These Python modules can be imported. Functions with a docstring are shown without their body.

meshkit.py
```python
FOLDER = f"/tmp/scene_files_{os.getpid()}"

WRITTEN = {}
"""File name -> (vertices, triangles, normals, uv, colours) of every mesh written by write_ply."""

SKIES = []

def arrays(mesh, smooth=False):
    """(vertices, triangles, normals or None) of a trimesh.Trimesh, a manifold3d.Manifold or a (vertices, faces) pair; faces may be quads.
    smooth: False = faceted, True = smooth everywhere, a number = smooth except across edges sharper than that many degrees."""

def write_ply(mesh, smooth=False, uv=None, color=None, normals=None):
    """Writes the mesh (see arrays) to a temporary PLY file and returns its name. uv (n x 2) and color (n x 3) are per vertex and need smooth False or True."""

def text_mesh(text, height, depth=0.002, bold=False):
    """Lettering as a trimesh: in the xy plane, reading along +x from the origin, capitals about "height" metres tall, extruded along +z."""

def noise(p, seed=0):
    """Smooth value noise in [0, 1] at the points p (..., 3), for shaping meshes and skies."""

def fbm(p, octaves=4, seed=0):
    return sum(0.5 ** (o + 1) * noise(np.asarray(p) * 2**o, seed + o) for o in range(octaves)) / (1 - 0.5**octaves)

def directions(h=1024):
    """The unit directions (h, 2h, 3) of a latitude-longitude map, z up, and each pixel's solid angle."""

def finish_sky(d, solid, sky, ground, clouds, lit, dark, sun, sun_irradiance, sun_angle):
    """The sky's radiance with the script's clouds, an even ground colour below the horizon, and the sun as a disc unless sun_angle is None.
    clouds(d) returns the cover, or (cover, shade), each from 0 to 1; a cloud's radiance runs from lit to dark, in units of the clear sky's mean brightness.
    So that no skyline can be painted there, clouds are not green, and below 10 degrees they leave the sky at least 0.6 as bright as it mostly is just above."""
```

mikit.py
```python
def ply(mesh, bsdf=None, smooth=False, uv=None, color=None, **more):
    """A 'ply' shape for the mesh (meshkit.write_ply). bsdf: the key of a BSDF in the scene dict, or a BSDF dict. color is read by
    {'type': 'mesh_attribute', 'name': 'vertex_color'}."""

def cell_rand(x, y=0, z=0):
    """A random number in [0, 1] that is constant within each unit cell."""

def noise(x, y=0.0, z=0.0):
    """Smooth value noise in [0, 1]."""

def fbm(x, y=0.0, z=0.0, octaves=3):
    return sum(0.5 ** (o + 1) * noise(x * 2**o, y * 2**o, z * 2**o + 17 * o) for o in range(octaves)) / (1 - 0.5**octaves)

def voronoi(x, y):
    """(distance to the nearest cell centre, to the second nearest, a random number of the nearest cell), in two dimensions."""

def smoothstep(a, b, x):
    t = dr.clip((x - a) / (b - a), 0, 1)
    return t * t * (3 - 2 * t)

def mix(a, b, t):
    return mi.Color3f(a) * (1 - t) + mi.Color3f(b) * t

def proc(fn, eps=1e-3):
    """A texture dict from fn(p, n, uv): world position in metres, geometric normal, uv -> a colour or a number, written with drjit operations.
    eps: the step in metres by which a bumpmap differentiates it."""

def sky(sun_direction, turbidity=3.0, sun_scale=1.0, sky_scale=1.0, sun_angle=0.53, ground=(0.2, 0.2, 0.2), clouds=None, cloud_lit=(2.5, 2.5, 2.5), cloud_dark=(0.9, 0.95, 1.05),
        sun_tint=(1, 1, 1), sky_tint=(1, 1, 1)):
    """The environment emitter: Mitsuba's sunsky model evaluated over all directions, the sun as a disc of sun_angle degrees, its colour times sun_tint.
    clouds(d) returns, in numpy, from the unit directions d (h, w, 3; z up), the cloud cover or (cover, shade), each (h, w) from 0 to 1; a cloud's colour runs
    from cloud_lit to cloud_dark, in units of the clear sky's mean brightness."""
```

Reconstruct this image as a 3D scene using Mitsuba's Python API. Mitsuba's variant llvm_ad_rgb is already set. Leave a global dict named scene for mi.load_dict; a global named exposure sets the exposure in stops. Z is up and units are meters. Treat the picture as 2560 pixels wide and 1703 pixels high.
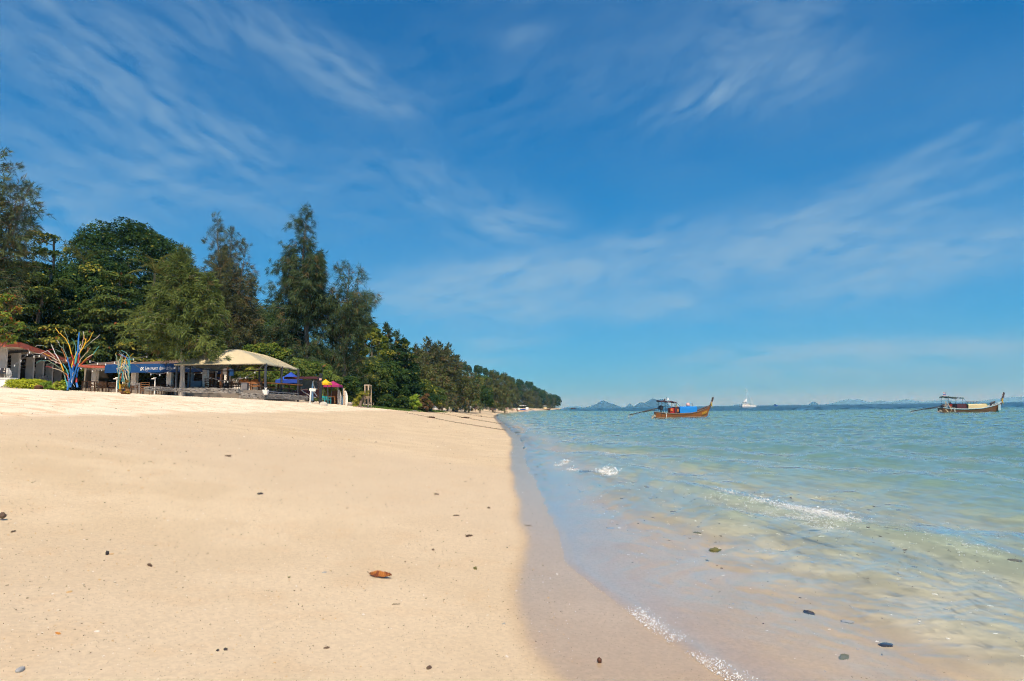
import math, random
import numpy as np, trimesh, drjit as dr, mitsuba as mi
import mikit, meshkit
from mikit import noise, fbm, voronoi, cell_rand, smoothstep, mix

# ------------------------------------------------------------------ camera, sky, exposure
scene, labels = {}, {}
exposure = 1.9
FOC, CX, CY = 1707.0, 1280.0, 851.5           # focal length and centre in photograph pixels (24 mm lens)
EYE = np.array([0.0, 0.0, 1.6])               # sea level is z = 0
PITCH, ROLL = math.atan(170.3 / FOC), math.radians(-0.773)
_r0, _u0 = np.array([1.0, 0, 0]), np.array([0, -math.sin(PITCH), math.cos(PITCH)])
FWD = np.array([0, math.cos(PITCH), math.sin(PITCH)])
RGT = math.cos(ROLL) * _r0 + math.sin(ROLL) * _u0
UPV = -math.sin(ROLL) * _r0 + math.cos(ROLL) * _u0
T = mi.ScalarTransform4f
scene['camera'] = {'type': 'perspective', 'fov': 2 * math.degrees(math.atan(CX / FOC)), 'fov_axis': 'x', 'near_clip': 0.05, 'far_clip': 1e5,
                   'to_world': T().look_at(origin=EYE.tolist(), target=(EYE + FWD).tolist(), up=UPV.tolist()),
                   'medium': {'type': 'ref', 'id': 'haze_air'}}

# cirrus: (azimuth, elevation, tilt, half length, half width in degrees, strength)
CIRRUS = [(-29, 21.5, -14, 9, 2.4, .42), (-35, 14.5, -6, 7, 3.2, .40), (-27, 17.6, -4, 5, 1.4, .34), (-36, 27, -8, 10, 2.0, .30), (-24, 29.5, -20, 6, 1.6, .26),
          (-16, 27.0, -26, 6, 1.4, .30), (-11.5, 24.6, -10, 3.2, .8, .30), (-13.5, 25.5, -16, 7, 2.6, .10), (1.2, 29.6, 16, 2.2, .55, .22), (-1, 26, 10, 14, 6, .05),
          (17.2, 24.3, 20, 4.6, 1.1, .46), (21.5, 28.5, 6, 6, 2.4, .24), (24.5, 25.0, 10, 5, 2.0, .22), (12, 27, 18, 10, 3, .08), (33.5, 18.2, 20, 2.8, .32, .34),
          (0.5, 15.6, -6, 4.2, 1.5, .46), (-6, 17.5, -18, 7, 2.0, .16), (-18, 15.6, -4, 6, 1.0, .18), (-14, 18, -8, 10, 3, .10), (2, 12.6, 12, 6, .6, .20),
          (-1.0, 11.0, 2, 9, 1.2, .50), (9.0, 12.4, 14, 7, 1.0, .46), (-6.5, 9.1, 1, 7, 1.2, .48), (1.0, 8.2, 4, 6, .8, .34), (12.3, 8.3, -2, 5, .8, .46), (5, 10, 4, 14, 2.6, .20),
          (25.0, 12.2, 4, 9, 1.3, .55), (34.5, 10.8, 0, 6, 1.3, .48), (29, 9.0, 6, 7, 1.1, .34), (20, 10.5, 5, 9, 2.4, .20), (28, 15.3, 13, 11, .9, .30), (22, 13.8, 13, 9, 1.3, .20), (34, 14.4, 9, 5, .35, .28),
          (-2.8, 5.6, 3, 6, .8, .30), (-3, 4.0, 0, 4, .35, .22), (22, 4.0, 2.5, 7, .55, .75), (31, 3.8, 0, 8, .55, .75), (26, 2.4, 0, 12, .5, .26), (14.3, 1.25, 0, .6, .3, .6), (12, 1.2, 0, .5, .2, .3), (18, 1.25, 0, .6, .2, .25)]
STRATUS = [(31, 1.5, 0, 9, .55, .55), (20, 1.4, 0, 5, .3, .3), (36, 1.1, 0, 6, .8, .5), (9, 1.2, 0, 8, .25, .22)]

def cloud_cover(d):
    az, el = np.degrees(np.arctan2(d[..., 0], d[..., 1])), np.degrees(np.arcsin(np.clip(d[..., 2], -1, 1)))
    c, shade = np.zeros(az.shape), np.zeros(az.shape)
    w = np.stack([az * .09, el * .2, az * 0 + 3], -1)
    wx, wy = (meshkit.fbm(w, 4, 5) - .5) * 9, (meshkit.fbm(w, 4, 9) - .5) * 3.6
    for a, e, t, ln, wd, s in CIRRUS:
        near = (np.abs(az - a) < 3.2 * ln + 4) & (np.abs(el - e) < 3.2 * (wd + ln * abs(math.sin(math.radians(t)))) + 3)
        if not near.any(): continue
        x, y = (az - a + .45 * wx)[near], (el - e + .32 * wy * min(1, wd))[near]
        ct, st = math.cos(math.radians(t)), math.sin(math.radians(t))
        u, v = x * ct + y * st, -x * st + y * ct
        f = meshkit.fbm(np.stack([u * .38, v * 1.5 + .3 * u * math.sin(a), u * 0 + a], -1), 5, 3)
        f2 = meshkit.fbm(np.stack([u * .16, v * .5, u * 0 + a * 2], -1), 3, 7)
        g = np.exp(-np.abs(u / ln) ** 2.2 - np.abs(v / (1.25 * wd)) ** 1.8)
        c[near] += (1.75 if e < 16 else 1.7) * s * g * np.clip((.22 if e < 14 else .12) + 1.9 * (f - .33) * (.35 + 1.3 * f2), 0, 1.5)
    veil = meshkit.fbm(np.stack([az * .035, el * .10 + az * .01, az * 0], -1), 4, 21)
    fine = meshkit.fbm(np.stack([az * .22 + .2 * el, el * 1.0 - az * .12, az * 0], -1), 4, 23)
    c += .28 * np.clip(veil - .42, 0, 1) * (.35 + 1.3 * fine)
    for a, e, t, ln, wd, s in STRATUS:
        near = (np.abs(az - a) < 2.6 * ln) & (np.abs(el - e) < 2.6 * wd); x, y = az[near], el[near]
        g = np.exp(-((x - a) / ln) ** 2 - ((y - e) / wd) ** 2) * np.clip(2.4 * (meshkit.fbm(np.stack([x * .55, y * 2.4, x * 0 + e], -1), 5, 31) - .34), 0, 1)
        c[near] += s * g; shade[near] = np.maximum(shade[near], np.clip(g * 1.6, 0, 1))
    c = .72 * (1 - np.exp(-np.clip(c, 0, 9) / .72))
    # the whitish air low over the sea
    c = c + (1 - np.clip(c, 0, 1)) * (.40 * np.exp(-np.maximum(el, 0) / 5.5) + .05 * np.exp(-np.maximum(el, 0) / 14))
    return np.clip(c, 0, .9), shade

SKY = dict(turb=2.5, tint=(.004, .55, .84), lit=(1.75, 2.6, 3.3), dark=(.95, 1.5, 2.0))
SUN = (0.07, -0.56, 0.82)
scene["sky"] = mikit.sky(SUN, turbidity=SKY["turb"], clouds=cloud_cover, cloud_lit=SKY["lit"], cloud_dark=SKY["dark"], sky_tint=SKY["tint"], ground=(.12, .2, .22))

# the air between here and the far islands; the sea's own water
scene['haze_air'] = {'type': 'homogeneous', 'sigma_t': {'type': 'rgb', 'value': [2.2e-5, 6.0e-5, 1.05e-4]}, 'albedo': .95}
scene['sea_water'] = {'type': 'homogeneous', 'sigma_t': {'type': 'rgb', 'value': [.24, .145, .160]}, 'albedo': {'type': 'rgb', 'value': [.27, .47, .44]}}
scene['deep_water'] = {'type': 'homogeneous', 'sigma_t': {'type': 'rgb', 'value': [.40, .13, .10]}, 'albedo': {'type': 'rgb', 'value': [.03, .14, .26]}}
HAZE = {'type': 'ref', 'id': 'haze_air'}

# ------------------------------------------------------------------ helpers
def at(px, py, y):
    "the point at distance y (metres north) that the photograph shows at pixel px, py"
    d = FWD * FOC + RGT * (px - CX) - UPV * (py - CY)
    return EYE + d * (y / d[1])

def pix(p):
    q = np.asarray(p, float) - EYE
    w = q @ FWD
    return CX + FOC * (q @ RGT) / w, CY - FOC * (q @ UPV) / w

def numbered(name):
    if name not in USED:
        USED[name] = 0
        return name
    USED[name] += 1
    return f'{name}_{USED[name]:03d}'
USED = {}

def thing(name, label=None, cat=None, group=None, kind=None):
    key = numbered(name)
    d = {}
    if label: d['label'] = label
    if cat: d['category'] = cat
    if group: d['group'] = group
    if kind: d['kind'] = kind
    labels[key] = d
    return key

def part(parent, name, mesh, bsdf, smooth=False, color=None, label=None, kind=None, **more):
    key = numbered(parent + '__' + name)
    scene[key] = mikit.ply(mesh, bsdf, smooth, color=color, **more)
    if label or kind:
        labels[key] = {k: v for k, v in (('label', label), ('kind', kind)) if v}
    return key

def solo(name, mesh, bsdf, label, cat, group=None, kind=None, smooth=False, color=None, **more):
    key = thing(name, label, cat, group, kind)
    scene[key] = mikit.ply(mesh, bsdf, smooth, color=color, **more)
    return key

def rgb(*c): return {'type': 'rgb', 'value': list(map(float, c))}
def diffuse(key, c): scene[key] = {'type': 'twosided', 'b': {'type': 'diffuse', 'reflectance': c if isinstance(c, dict) else rgb(*c)}}; return key
def pbr(key, c, rough=.6, metallic=0., spec=.4, **k):
    scene[key] = {'type': 'twosided', 'b': {'type': 'principled', 'base_color': c if isinstance(c, dict) else rgb(*c), 'roughness': rough, 'metallic': metallic, 'specular': spec, **k}}
    return key
def proc(fn, eps=1e-3): return mikit.proc(fn, eps)

def cat_(*ms): return trimesh.util.concatenate([m for m in ms if m is not None])
def box(x0, x1, y0, y1, z0, z1):
    m = trimesh.creation.box((x1 - x0, y1 - y0, z1 - z0)); m.apply_translation(((x0 + x1) / 2, (y0 + y1) / 2, (z0 + z1) / 2)); return m
def cbox(c, s, rz=0., tilt=None):
    m = trimesh.creation.box(s)
    if tilt is not None: m.apply_transform(tilt)
    if rz: m.apply_transform(rot(rz))
    m.apply_translation(c); return m
def rot(a, ax=(0, 0, 1)): return trimesh.transformations.rotation_matrix(a, ax)
def tube(pts, rad, n=6, cap=True):
    p = np.asarray(pts, float); k = len(p); rad = np.broadcast_to(np.asarray(rad, float), (k,))
    t = np.gradient(p, axis=0); t /= np.linalg.norm(t, axis=1, keepdims=True) + 1e-12
    ref = np.array([0, 0, 1.0]) if abs(t[:, 2]).mean() < .8 else np.array([1.0, 0, 0])
    a = np.cross(t, ref); a /= np.linalg.norm(a, axis=1, keepdims=True) + 1e-12; b = np.cross(t, a)
    an = np.arange(n) * 2 * np.pi / n
    v = (p[:, None] + rad[:, None, None] * (np.cos(an)[None, :, None] * a[:, None] + np.sin(an)[None, :, None] * b[:, None])).reshape(-1, 3)
    i, j = np.meshgrid(np.arange(k - 1), np.arange(n), indexing='ij')
    q = np.stack([i * n + j, (i + 1) * n + j, (i + 1) * n + (j + 1) % n, i * n + (j + 1) % n], -1).reshape(-1, 4)
    f = np.vstack([q[:, [0, 1, 2]], q[:, [0, 2, 3]]])
    if cap:
        v = np.vstack([v, p[:1], p[-1:]]); c0, c1 = len(v) - 2, len(v) - 1; j = np.arange(n)
        f = np.vstack([f, np.stack([j, (j + 1) % n, j * 0 + c0], -1), np.stack([(k - 1) * n + (j + 1) % n, (k - 1) * n + j, j * 0 + c1], -1)])
    return trimesh.Trimesh(v, f, process=False)
def bar(a, b, r, n=6): return tube([a, b], r, n)
def beam(a, b, w, h=None):
    "a squared beam from a to b"
    a, b = np.asarray(a, float), np.asarray(b, float); d = b - a; L = np.linalg.norm(d); d = d / L
    s = np.cross(d, [0, 0, 1.0]); s = s / np.linalg.norm(s) if np.linalg.norm(s) > 1e-6 else np.array([1.0, 0, 0]); u = np.cross(s, d)
    m = trimesh.creation.box((w, L, h or w)); M = np.eye(4); M[:3, 0], M[:3, 1], M[:3, 2], M[:3, 3] = s, d, u, (a + b) / 2
    m.apply_transform(M); return m
def quad(a, b, c, d): return trimesh.Trimesh(np.array([a, b, c, d], float), [[0, 1, 2], [0, 2, 3]], process=False)
def grid_mesh(P):
    "P (n, m, 3) -> mesh"
    n, m = P.shape[:2]; i, j = np.meshgrid(np.arange(n - 1), np.arange(m - 1), indexing='ij')
    q = np.stack([i * m + j, i * m + j + 1, (i + 1) * m + j + 1, (i + 1) * m + j], -1).reshape(-1, 4)
    return trimesh.Trimesh(P.reshape(-1, 3), np.vstack([q[:, [0, 1, 2]], q[:, [0, 2, 3]]]), process=False)
def blob(r, sub=2, amp=.2, fr=1.5, seed=0, scale=(1, 1, 1)):
    m = trimesh.creation.icosphere(sub, 1.0); v = m.vertices
    v = v * (1 + amp * 2 * (meshkit.fbm(v * fr + seed * 7.3 + 20, 3, seed) - .5))[:, None] * r * np.asarray(scale)
    return trimesh.Trimesh(v, m.faces, process=False)

# ------------------------------------------------------------------ the lie of the land
SHORE = np.array([(3.2, -30), (2.6, -10), (2.05, 0), (1.62, 2.5), (1.33, 4), (1.06, 5), (.88, 6), (.66, 7.2), (.72, 8.8), (.70, 10), (.62, 13), (.55, 17), (.46, 22), (.5, 30), (.35, 40),
                  (-.3, 56), (-1.0, 75), (-2.0, 100), (-3.6, 148), (-4.2, 190), (-3, 240), (1.5, 300), (6, 345), (16, 450), (32, 580), (50, 720), (66, 850), (72, 900), (60, 960), (0, 1040), (-200, 1200), (-900, 1500)], float)
from scipy.interpolate import CubicSpline
_t = np.concatenate([[0], np.cumsum(np.linalg.norm(np.diff(SHORE, axis=0), axis=1) ** .5)])
_sp = CubicSpline(_t, SHORE)
SHL = _sp(np.linspace(0, _t[-1], 1600))
_yy, _ord = np.unique(SHL[:, 1], return_index=True)

from scipy.spatial import cKDTree
SHTREE = cKDTree(SHL)
def seg_dist(x, y, line, chunk=200000):
    "signed distance to the shoreline, positive inland"
    p = np.stack([x.ravel(), y.ravel()], -1)
    _, i = SHTREE.query(p)
    best, sign = np.full(len(p), 1e18), np.ones(len(p))
    for o in (-1, 0):
        k = np.clip(i + o, 0, len(line) - 2); a, b = line[k], line[k + 1]; e = b - a
        t = np.clip(((p - a) * e).sum(1) / ((e * e).sum(1) + 1e-12), 0, 1); q = a + e * t[:, None]
        dd = np.linalg.norm(p - q, axis=1); s = np.where(e[:, 0] * (p[:, 1] - a[:, 1]) - e[:, 1] * (p[:, 0] - a[:, 0]) >= 0, 1.0, -1.0)
        w = dd < best; best[w], sign[w] = dd[w], s[w]
    return (best * sign).reshape(np.shape(x))

UP_U = [0, .5, 1.2, 2.2, 5, 9, 13.5, 21, 43, 62, 90, 140, 220, 400, 3000]
UP_Z = [0, .03, .085, .18, .53, 1.06, 1.62, 2.62, 4.0, 4.7, 5.6, 6.4, 7, 8, 8]
DN_U = [0, .5, 1.5, 3, 6, 12, 30, 70, 150, 300, 700, 60000]
DN_Z = [0, -.018, -.06, -.14, -.34, -.62, -1.1, -1.7, -2.3, -3.0, -5.0, -6.0]
def reef(x, y): return np.clip((y - (175 + np.maximum(0, 70 - x) * 3.2)) / 60, 0, 1) * np.clip((x - 10) / 60, 0, 1)
def land(x, y, fine=True):
    x, y = np.asarray(x, float), np.asarray(y, float)
    u = seg_dist(x, y, SHL)
    z = np.where(u >= 0, np.interp(u, UP_U, UP_Z), np.interp(-u, DN_U, DN_Z))
    # beyond the reef edge the bottom drops away
    e = reef(x, y)
    z = np.where(u < 0, z - 9 * e * e * (3 - 2 * e), z)
    if fine:
        w = np.clip(u / 3, 0, 1)
        p = np.stack([x * .35, y * .35, x * 0], -1)
        z = z + w * .05 * (meshkit.fbm(p, 3, 2) - .5) * np.clip(u / 8, .25, 1.6)
        dry = np.clip((u - 13.5) / 3, 0, 1)
        z = z + dry * .09 * (meshkit.fbm(np.stack([x * 1.3, y * 1.3, x * 0], -1), 3, 4) - .5)
        # ripples on the bottom
        sub = np.clip((-u - 1) / 3, 0, 1) * np.clip((40 + u) / 20, 0, 1)
        z = z + sub * .05 * (meshkit.fbm(np.stack([x * .9, y * .7, x * 0], -1), 3, 12) - .5)
    return z
def zg(x, y): return float(land(np.array([x]), np.array([y]))[0])
def on(px, y, dz=0.):
    "the ground point in pixel column px at distance y"
    py = 1015.0
    for _ in range(4):
        p = at(px, py, y); p[2] = zg(p[0], y); py = pix(p)[1]
    p[2] += dz
    return p
def hit(px, py, y0=1.5, y1=900.):
    "where the sight line of a pixel meets the ground"
    d = at(px, py, 1.0) - EYE
    for k in range(3):
        ys = np.geomspace(y0, y1, 40); P = EYE + ys[:, None] * d; below = np.nonzero(P[:, 2] < land(P[:, 0], P[:, 1]))[0]
        i = below[0] if len(below) else 39; y0, y1 = ys[max(i - 1, 0)], ys[i]
    p = P[i]
    p[2] = zg(p[0], p[1]); return p

# ------------------------------------------------------------------ sand
def sand_color(p, n, uv):
    big = fbm(p.x * .13, p.y * .13, 0., 3)
    mid = fbm(p.x * 1.1 + 7, p.y * 1.1, 0., 4)
    gr = noise(p.x * 160, p.y * 160, p.z * 160)
    gr2 = noise(p.x * 48, p.y * 48, 3.)
    damp = mix((.55, .445, .305), (.60, .495, .35), smoothstep(.3, .7, mid))
    damp = mix(damp, (.545, .45, .33), .7 * smoothstep(.45, .75, big))
    dry = mix((.73, .61, .47), (.80, .69, .55), smoothstep(.3, .7, mid))
    edge = p.z + .22 * (fbm(p.x * .45, p.y * .45, 5., 4) - .5) + .05 * (big - .5)
    t = smoothstep(1.50, 1.66, edge)
    # trampled, coarser band between the drift line and the smooth crest
    tr = fbm(p.x * 2.2, p.y * 2.2, 9., 4)
    dry = mix(dry, (.60, .45, .29), .75 * smoothstep(.52, .66, tr) * (1 - smoothstep(2.3, 2.8, edge)))
    c = mix(damp, dry, t)
    c = mix(c, (.54, .40, .25), .22 * smoothstep(.58, .76, fbm(p.x * 3.1, p.y * 3.1, 2., 3)) * (1 - t))
    # specks of shell and dark grit
    c = c * (.90 + .2 * gr * .6 + .14 * (gr2 - .5) + .05)
    f3, f4, w2 = voronoi(p.x * 60, p.y * 60)
    c = dr.select((f3 < .05 + .25 * noise(p.x * 3, p.y * 3, 8.)) & (w2 > .93), c * .6, c)
    wet = smoothstep(.050, .030, p.z - .036 * smoothstep(7.5, 4.2, p.y) + .016 * (fbm(p.x * .7, p.y * .5, 1., 3) - .5))
    under = smoothstep(.0, -.12, p.z)
    c = mix(c, mi.Color3f(c.x * .80, c.y * .74, c.z * .69), wet)
    # pale rippled bottom with weedy patches
    weed = smoothstep(.62, .76, fbm(p.x * .35 + 4, p.y * .22, 3., 4)) * smoothstep(-.5, -.9, p.z)
    bot = mix((.38, .345, .265), (.50, .455, .355), smoothstep(.3, .7, fbm(p.x * 2.6, p.y * 1.5, 2., 4)))
    c = mix(c, bot, under)
    return mix(c, (.24, .25, .16), .6 * weed)
def wetness(p, n, uv):
    e = p.z - .036 * smoothstep(7.5, 4.2, p.y) + .016 * (fbm(p.x * .7, p.y * .5, 1., 3) - .5) + .004 * (fbm(p.x * 3, p.y * 3, 4., 2) - .5)
    return smoothstep(.042, .030, e) * smoothstep(-.03, 0., p.z)
def sand_bump(p, n, uv):
    k = .010 * fbm(p.x * 9, p.y * 9, 0., 3) + .0026 * noise(p.x * 70, p.y * 70, 0.)
    rough = smoothstep(1.55, 1.75, p.z)
    k = k * (.22 + 1.2 * rough) + rough * .05 * fbm(p.x * 2.6, p.y * 2.6, 1., 3)
    # ridged ripple relief on the bottom, shaped to suggest the network of refracted light
    w = fbm(p.x * 1.3, p.y * 1.1, 6., 3)
    r1 = abs(noise(p.x * 5.5 + 2.5 * w, p.y * 3.6 + 1.5 * w, 2.) - .5); r2 = abs(noise(p.x * 12 + 3 * w, p.y * 8.0, 5.) - .5)
    rip = (.115 * (.5 - r1) + .046 * (.5 - r2)) * smoothstep(-.03, -.14, p.z)
    return k * smoothstep(-.05, .14, p.z) + rip
scene['sand_tex_dry'] = {'type': 'bumpmap', 'arbitrary': proc(sand_bump, .01), 'scale': 1.0, 'b': {'type': 'diffuse', 'reflectance': proc(sand_color)}}
scene['sand_tex_wet'] = {'type': 'roughplastic', 'distribution': 'ggx', 'alpha': .035, 'int_ior': 1.40, 'diffuse_reflectance': proc(sand_color)}
scene['sand'] = {'type': 'twosided', 'b': {'type': 'blendbsdf', 'weight': proc(wetness), 'dry': {'type': 'ref', 'id': 'sand_tex_dry'}, 'wet': {'type': 'ref', 'id': 'sand_tex_wet'}}}

def fan(az0, az1, na, radii):
    a = np.radians(np.linspace(az0, az1, na)); R, A = np.meshgrid(radii, a, indexing='ij')
    return R * np.sin(A), R * np.cos(A)
def radii(r0, r1, k, lo, hi):
    r = [r0]
    while r[-1] < r1: r.append(r[-1] + min(max(k * r[-1] ** 2, lo), hi * r[-1]))
    return np.array(r)
RS = np.concatenate([radii(.6, 1200, .0014, .035, .032), np.geomspace(1200, 45000, 30)[1:]])
azs = np.concatenate([np.linspace(-180, -50, 34)[:-1], np.linspace(-50, 46, 420), np.linspace(46, 180, 34)[1:]])
A_, R_ = np.radians(azs), RS
RR, AA = np.meshgrid(R_, A_, indexing='ij')
X, Y = RR * np.sin(AA), RR * np.cos(AA)
Z = land(X, Y)
ground = grid_mesh(np.stack([X, Y, Z], -1))
ground.faces = ground.faces[:, ::-1]
if ground.face_normals[:, 2].mean() < 0: ground.faces = ground.faces[:, ::-1]
_c = trimesh.Trimesh(np.array([[.6 * math.sin(a), .6 * math.cos(a), zg(.6 * math.sin(a), .6 * math.cos(a))] for a in np.linspace(0, 2 * np.pi, 24, endpoint=False)] + [[0, 0, zg(0, 0)]]),
                     [[(i + 1) % 24, i, 24] for i in range(24)], process=False)
ground = cat_(ground, _c)
solo('beach_sand', ground, 'sand', 'pale tan sandy beach running from the water up to the trees and on under the sea', 'beach', kind='structure', smooth=True)

# ------------------------------------------------------------------ the sea
rs = np.random.default_rng(11)
WV = []
for i in range(64):
    lam = .11 * (7.5 / .11) ** ((i + rs.random()) / 64)
    ang = math.radians(200 + rs.normal(0, 38))            # travelling towards the beach, spread by the wind
    s = .046 * (1.3 if lam < .6 else 1.0 if lam < 2.0 else .65)
    WV.append((2 * np.pi / lam, math.cos(ang), math.sin(ang), s, rs.random() * 6.28, lam))
CREST = np.array([(5.4, 2.5), (4.75, 5), (4.42, 6.9), (4.05, 8.3), (3.7, 9.8), (3.4, 11.1), (3.0, 13), (2.6, 16), (2.3, 20), (2.1, 26)])
BORE = np.array([(1.75, 8.6), (1.70, 9.4), (1.62, 11), (1.58, 12.3), (1.56, 14), (1.48, 17), (1.36, 19.8), (1.15, 24), (1.0, 30), (.9, 36)])
_cs, _bs = CubicSpline(CREST[:, 1], CREST[:, 0]), CubicSpline(BORE[:, 1], BORE[:, 0])
def smst(a, b, x): t = np.clip((x - a) / (b - a), 0, 1); return t * t * (3 - 2 * t)
def edge_u(y):
    'how far the last wave has run up the sand'
    n = meshkit.fbm(np.stack([y * .35, y * 0 + 3.3, y * 0], -1), 3, 8); m = meshkit.noise(np.stack([y * 1.9, y * 0 + 9.3, y * 0], -1), 9)
    return .08 + .42 * (n - .5) + .07 * (m - .5)
SHT = np.gradient(SHL, axis=0); SHN = np.column_stack([-SHT[:, 1], SHT[:, 0]]) / np.linalg.norm(SHT, axis=1, keepdims=True)   # pointing inland
def prof(u): return np.where(u >= 0, np.interp(u, UP_U, UP_Z), np.interp(-u, DN_U, DN_Z))
def sea(x, y, u, r, lip=True):
    zl = prof(u)
    depth = np.clip(-u, 0, 50)
    lo = .36 + .34 * smst(25, 70, r); amp = lo + (1 - lo) * smst(.3, 2.2, depth)
    h = np.zeros(x.shape)
    wx = .25 * np.sin(.9 * y + .7 * x) + .35 * np.sin(.31 * y - .4 * x); wy = .3 * np.sin(.8 * x + 1.1 * y)
    for k, cx, cy, s, ph, lam in WV:
        h += s / k * np.sin(k * (cx * (x + .3 * lam * wx) + cy * (y + .3 * lam * wy)) + ph) * (1 if lam > .5 else .9) * (amp if lam > .35 else .35 + .65 * amp)
    n1 = meshkit.noise(np.stack([y * .8, y * 0 + 1.5, y * 0], -1), 3); n2 = meshkit.noise(np.stack([y * .45, y * 0 + 8.5, y * 0], -1), 4)
    # the little wave about to break: smooth and steep towards the beach
    v = x - _cs(np.clip(y, 2.5, 26)) - .25 * (n1 - .5)
    win = smst(2.0, 4, y) * (1 - .45 * smst(11, 16, y)) * (1 - smst(18, 27, y))
    h *= 1 - .75 * win * np.exp(-((v + .12) / .24) ** 2)
    h += win * (.19 + .08 * n2) * np.where(v < 0, np.exp(-np.abs(v / .24) ** 2.4), np.exp(-np.abs(v / .75) ** 1.6))
    h += .03 * win * np.exp(-((v - 2.6) / .7) ** 2) * (.6 + n1)
    # the tongue of the last one running up the sand
    b = x - _bs(np.clip(y, 8.6, 36)) - .16 * (n1 - .5)
    wb = smst(8.2, 10, y) * (1 - smst(27, 36, y))
    h += wb * .065 * np.where(b < 0, np.exp(-(b / .06) ** 2), np.exp(-(b / .45) ** 2))
    # far swell seen as long low streaks
    h += .03 * np.sin(.55 * x + .2 * y + 2 * n2) * smst(8, 30, depth) * np.exp(-r / 150)
    # thin sheet with a rounded lip where it ends on the sand
    q = edge_u(y) - u; lw = .05 + .003 * r; th = (.011 + .00025 * r) * np.where((r < 12) | lip, np.sqrt(np.clip(q / lw, 0, 1)), 1.0) + .010 * np.exp(-((q - .10) / .07) ** 2) * np.exp(-r / 25)
    kw = 1 + r / 14
    rip = .0026 * kw * (.8 * np.sin((38 * (x + .35 * np.sin(3.1 * y)) + 7 * y) / kw) + (.8 + 3.0 * smst(14, 40, r)) * np.sin((21 * y - 17 * x + 4 * np.sin(2.3 * x + y)) / kw)) * np.where(r > 12, smst(-.02, .05, q), smst(.1, .6, q)) * (1 - .8 * smst(.9, 2.4, q))
    sheet = np.maximum(zl + th + rip, h * smst(-.2, 1.6, -u) + .006)
    return np.where((q > 0) | ((r > 12) & (not lip)), sheet, zl - .06 - .3 * np.clip(-q, 0, 1))

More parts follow.
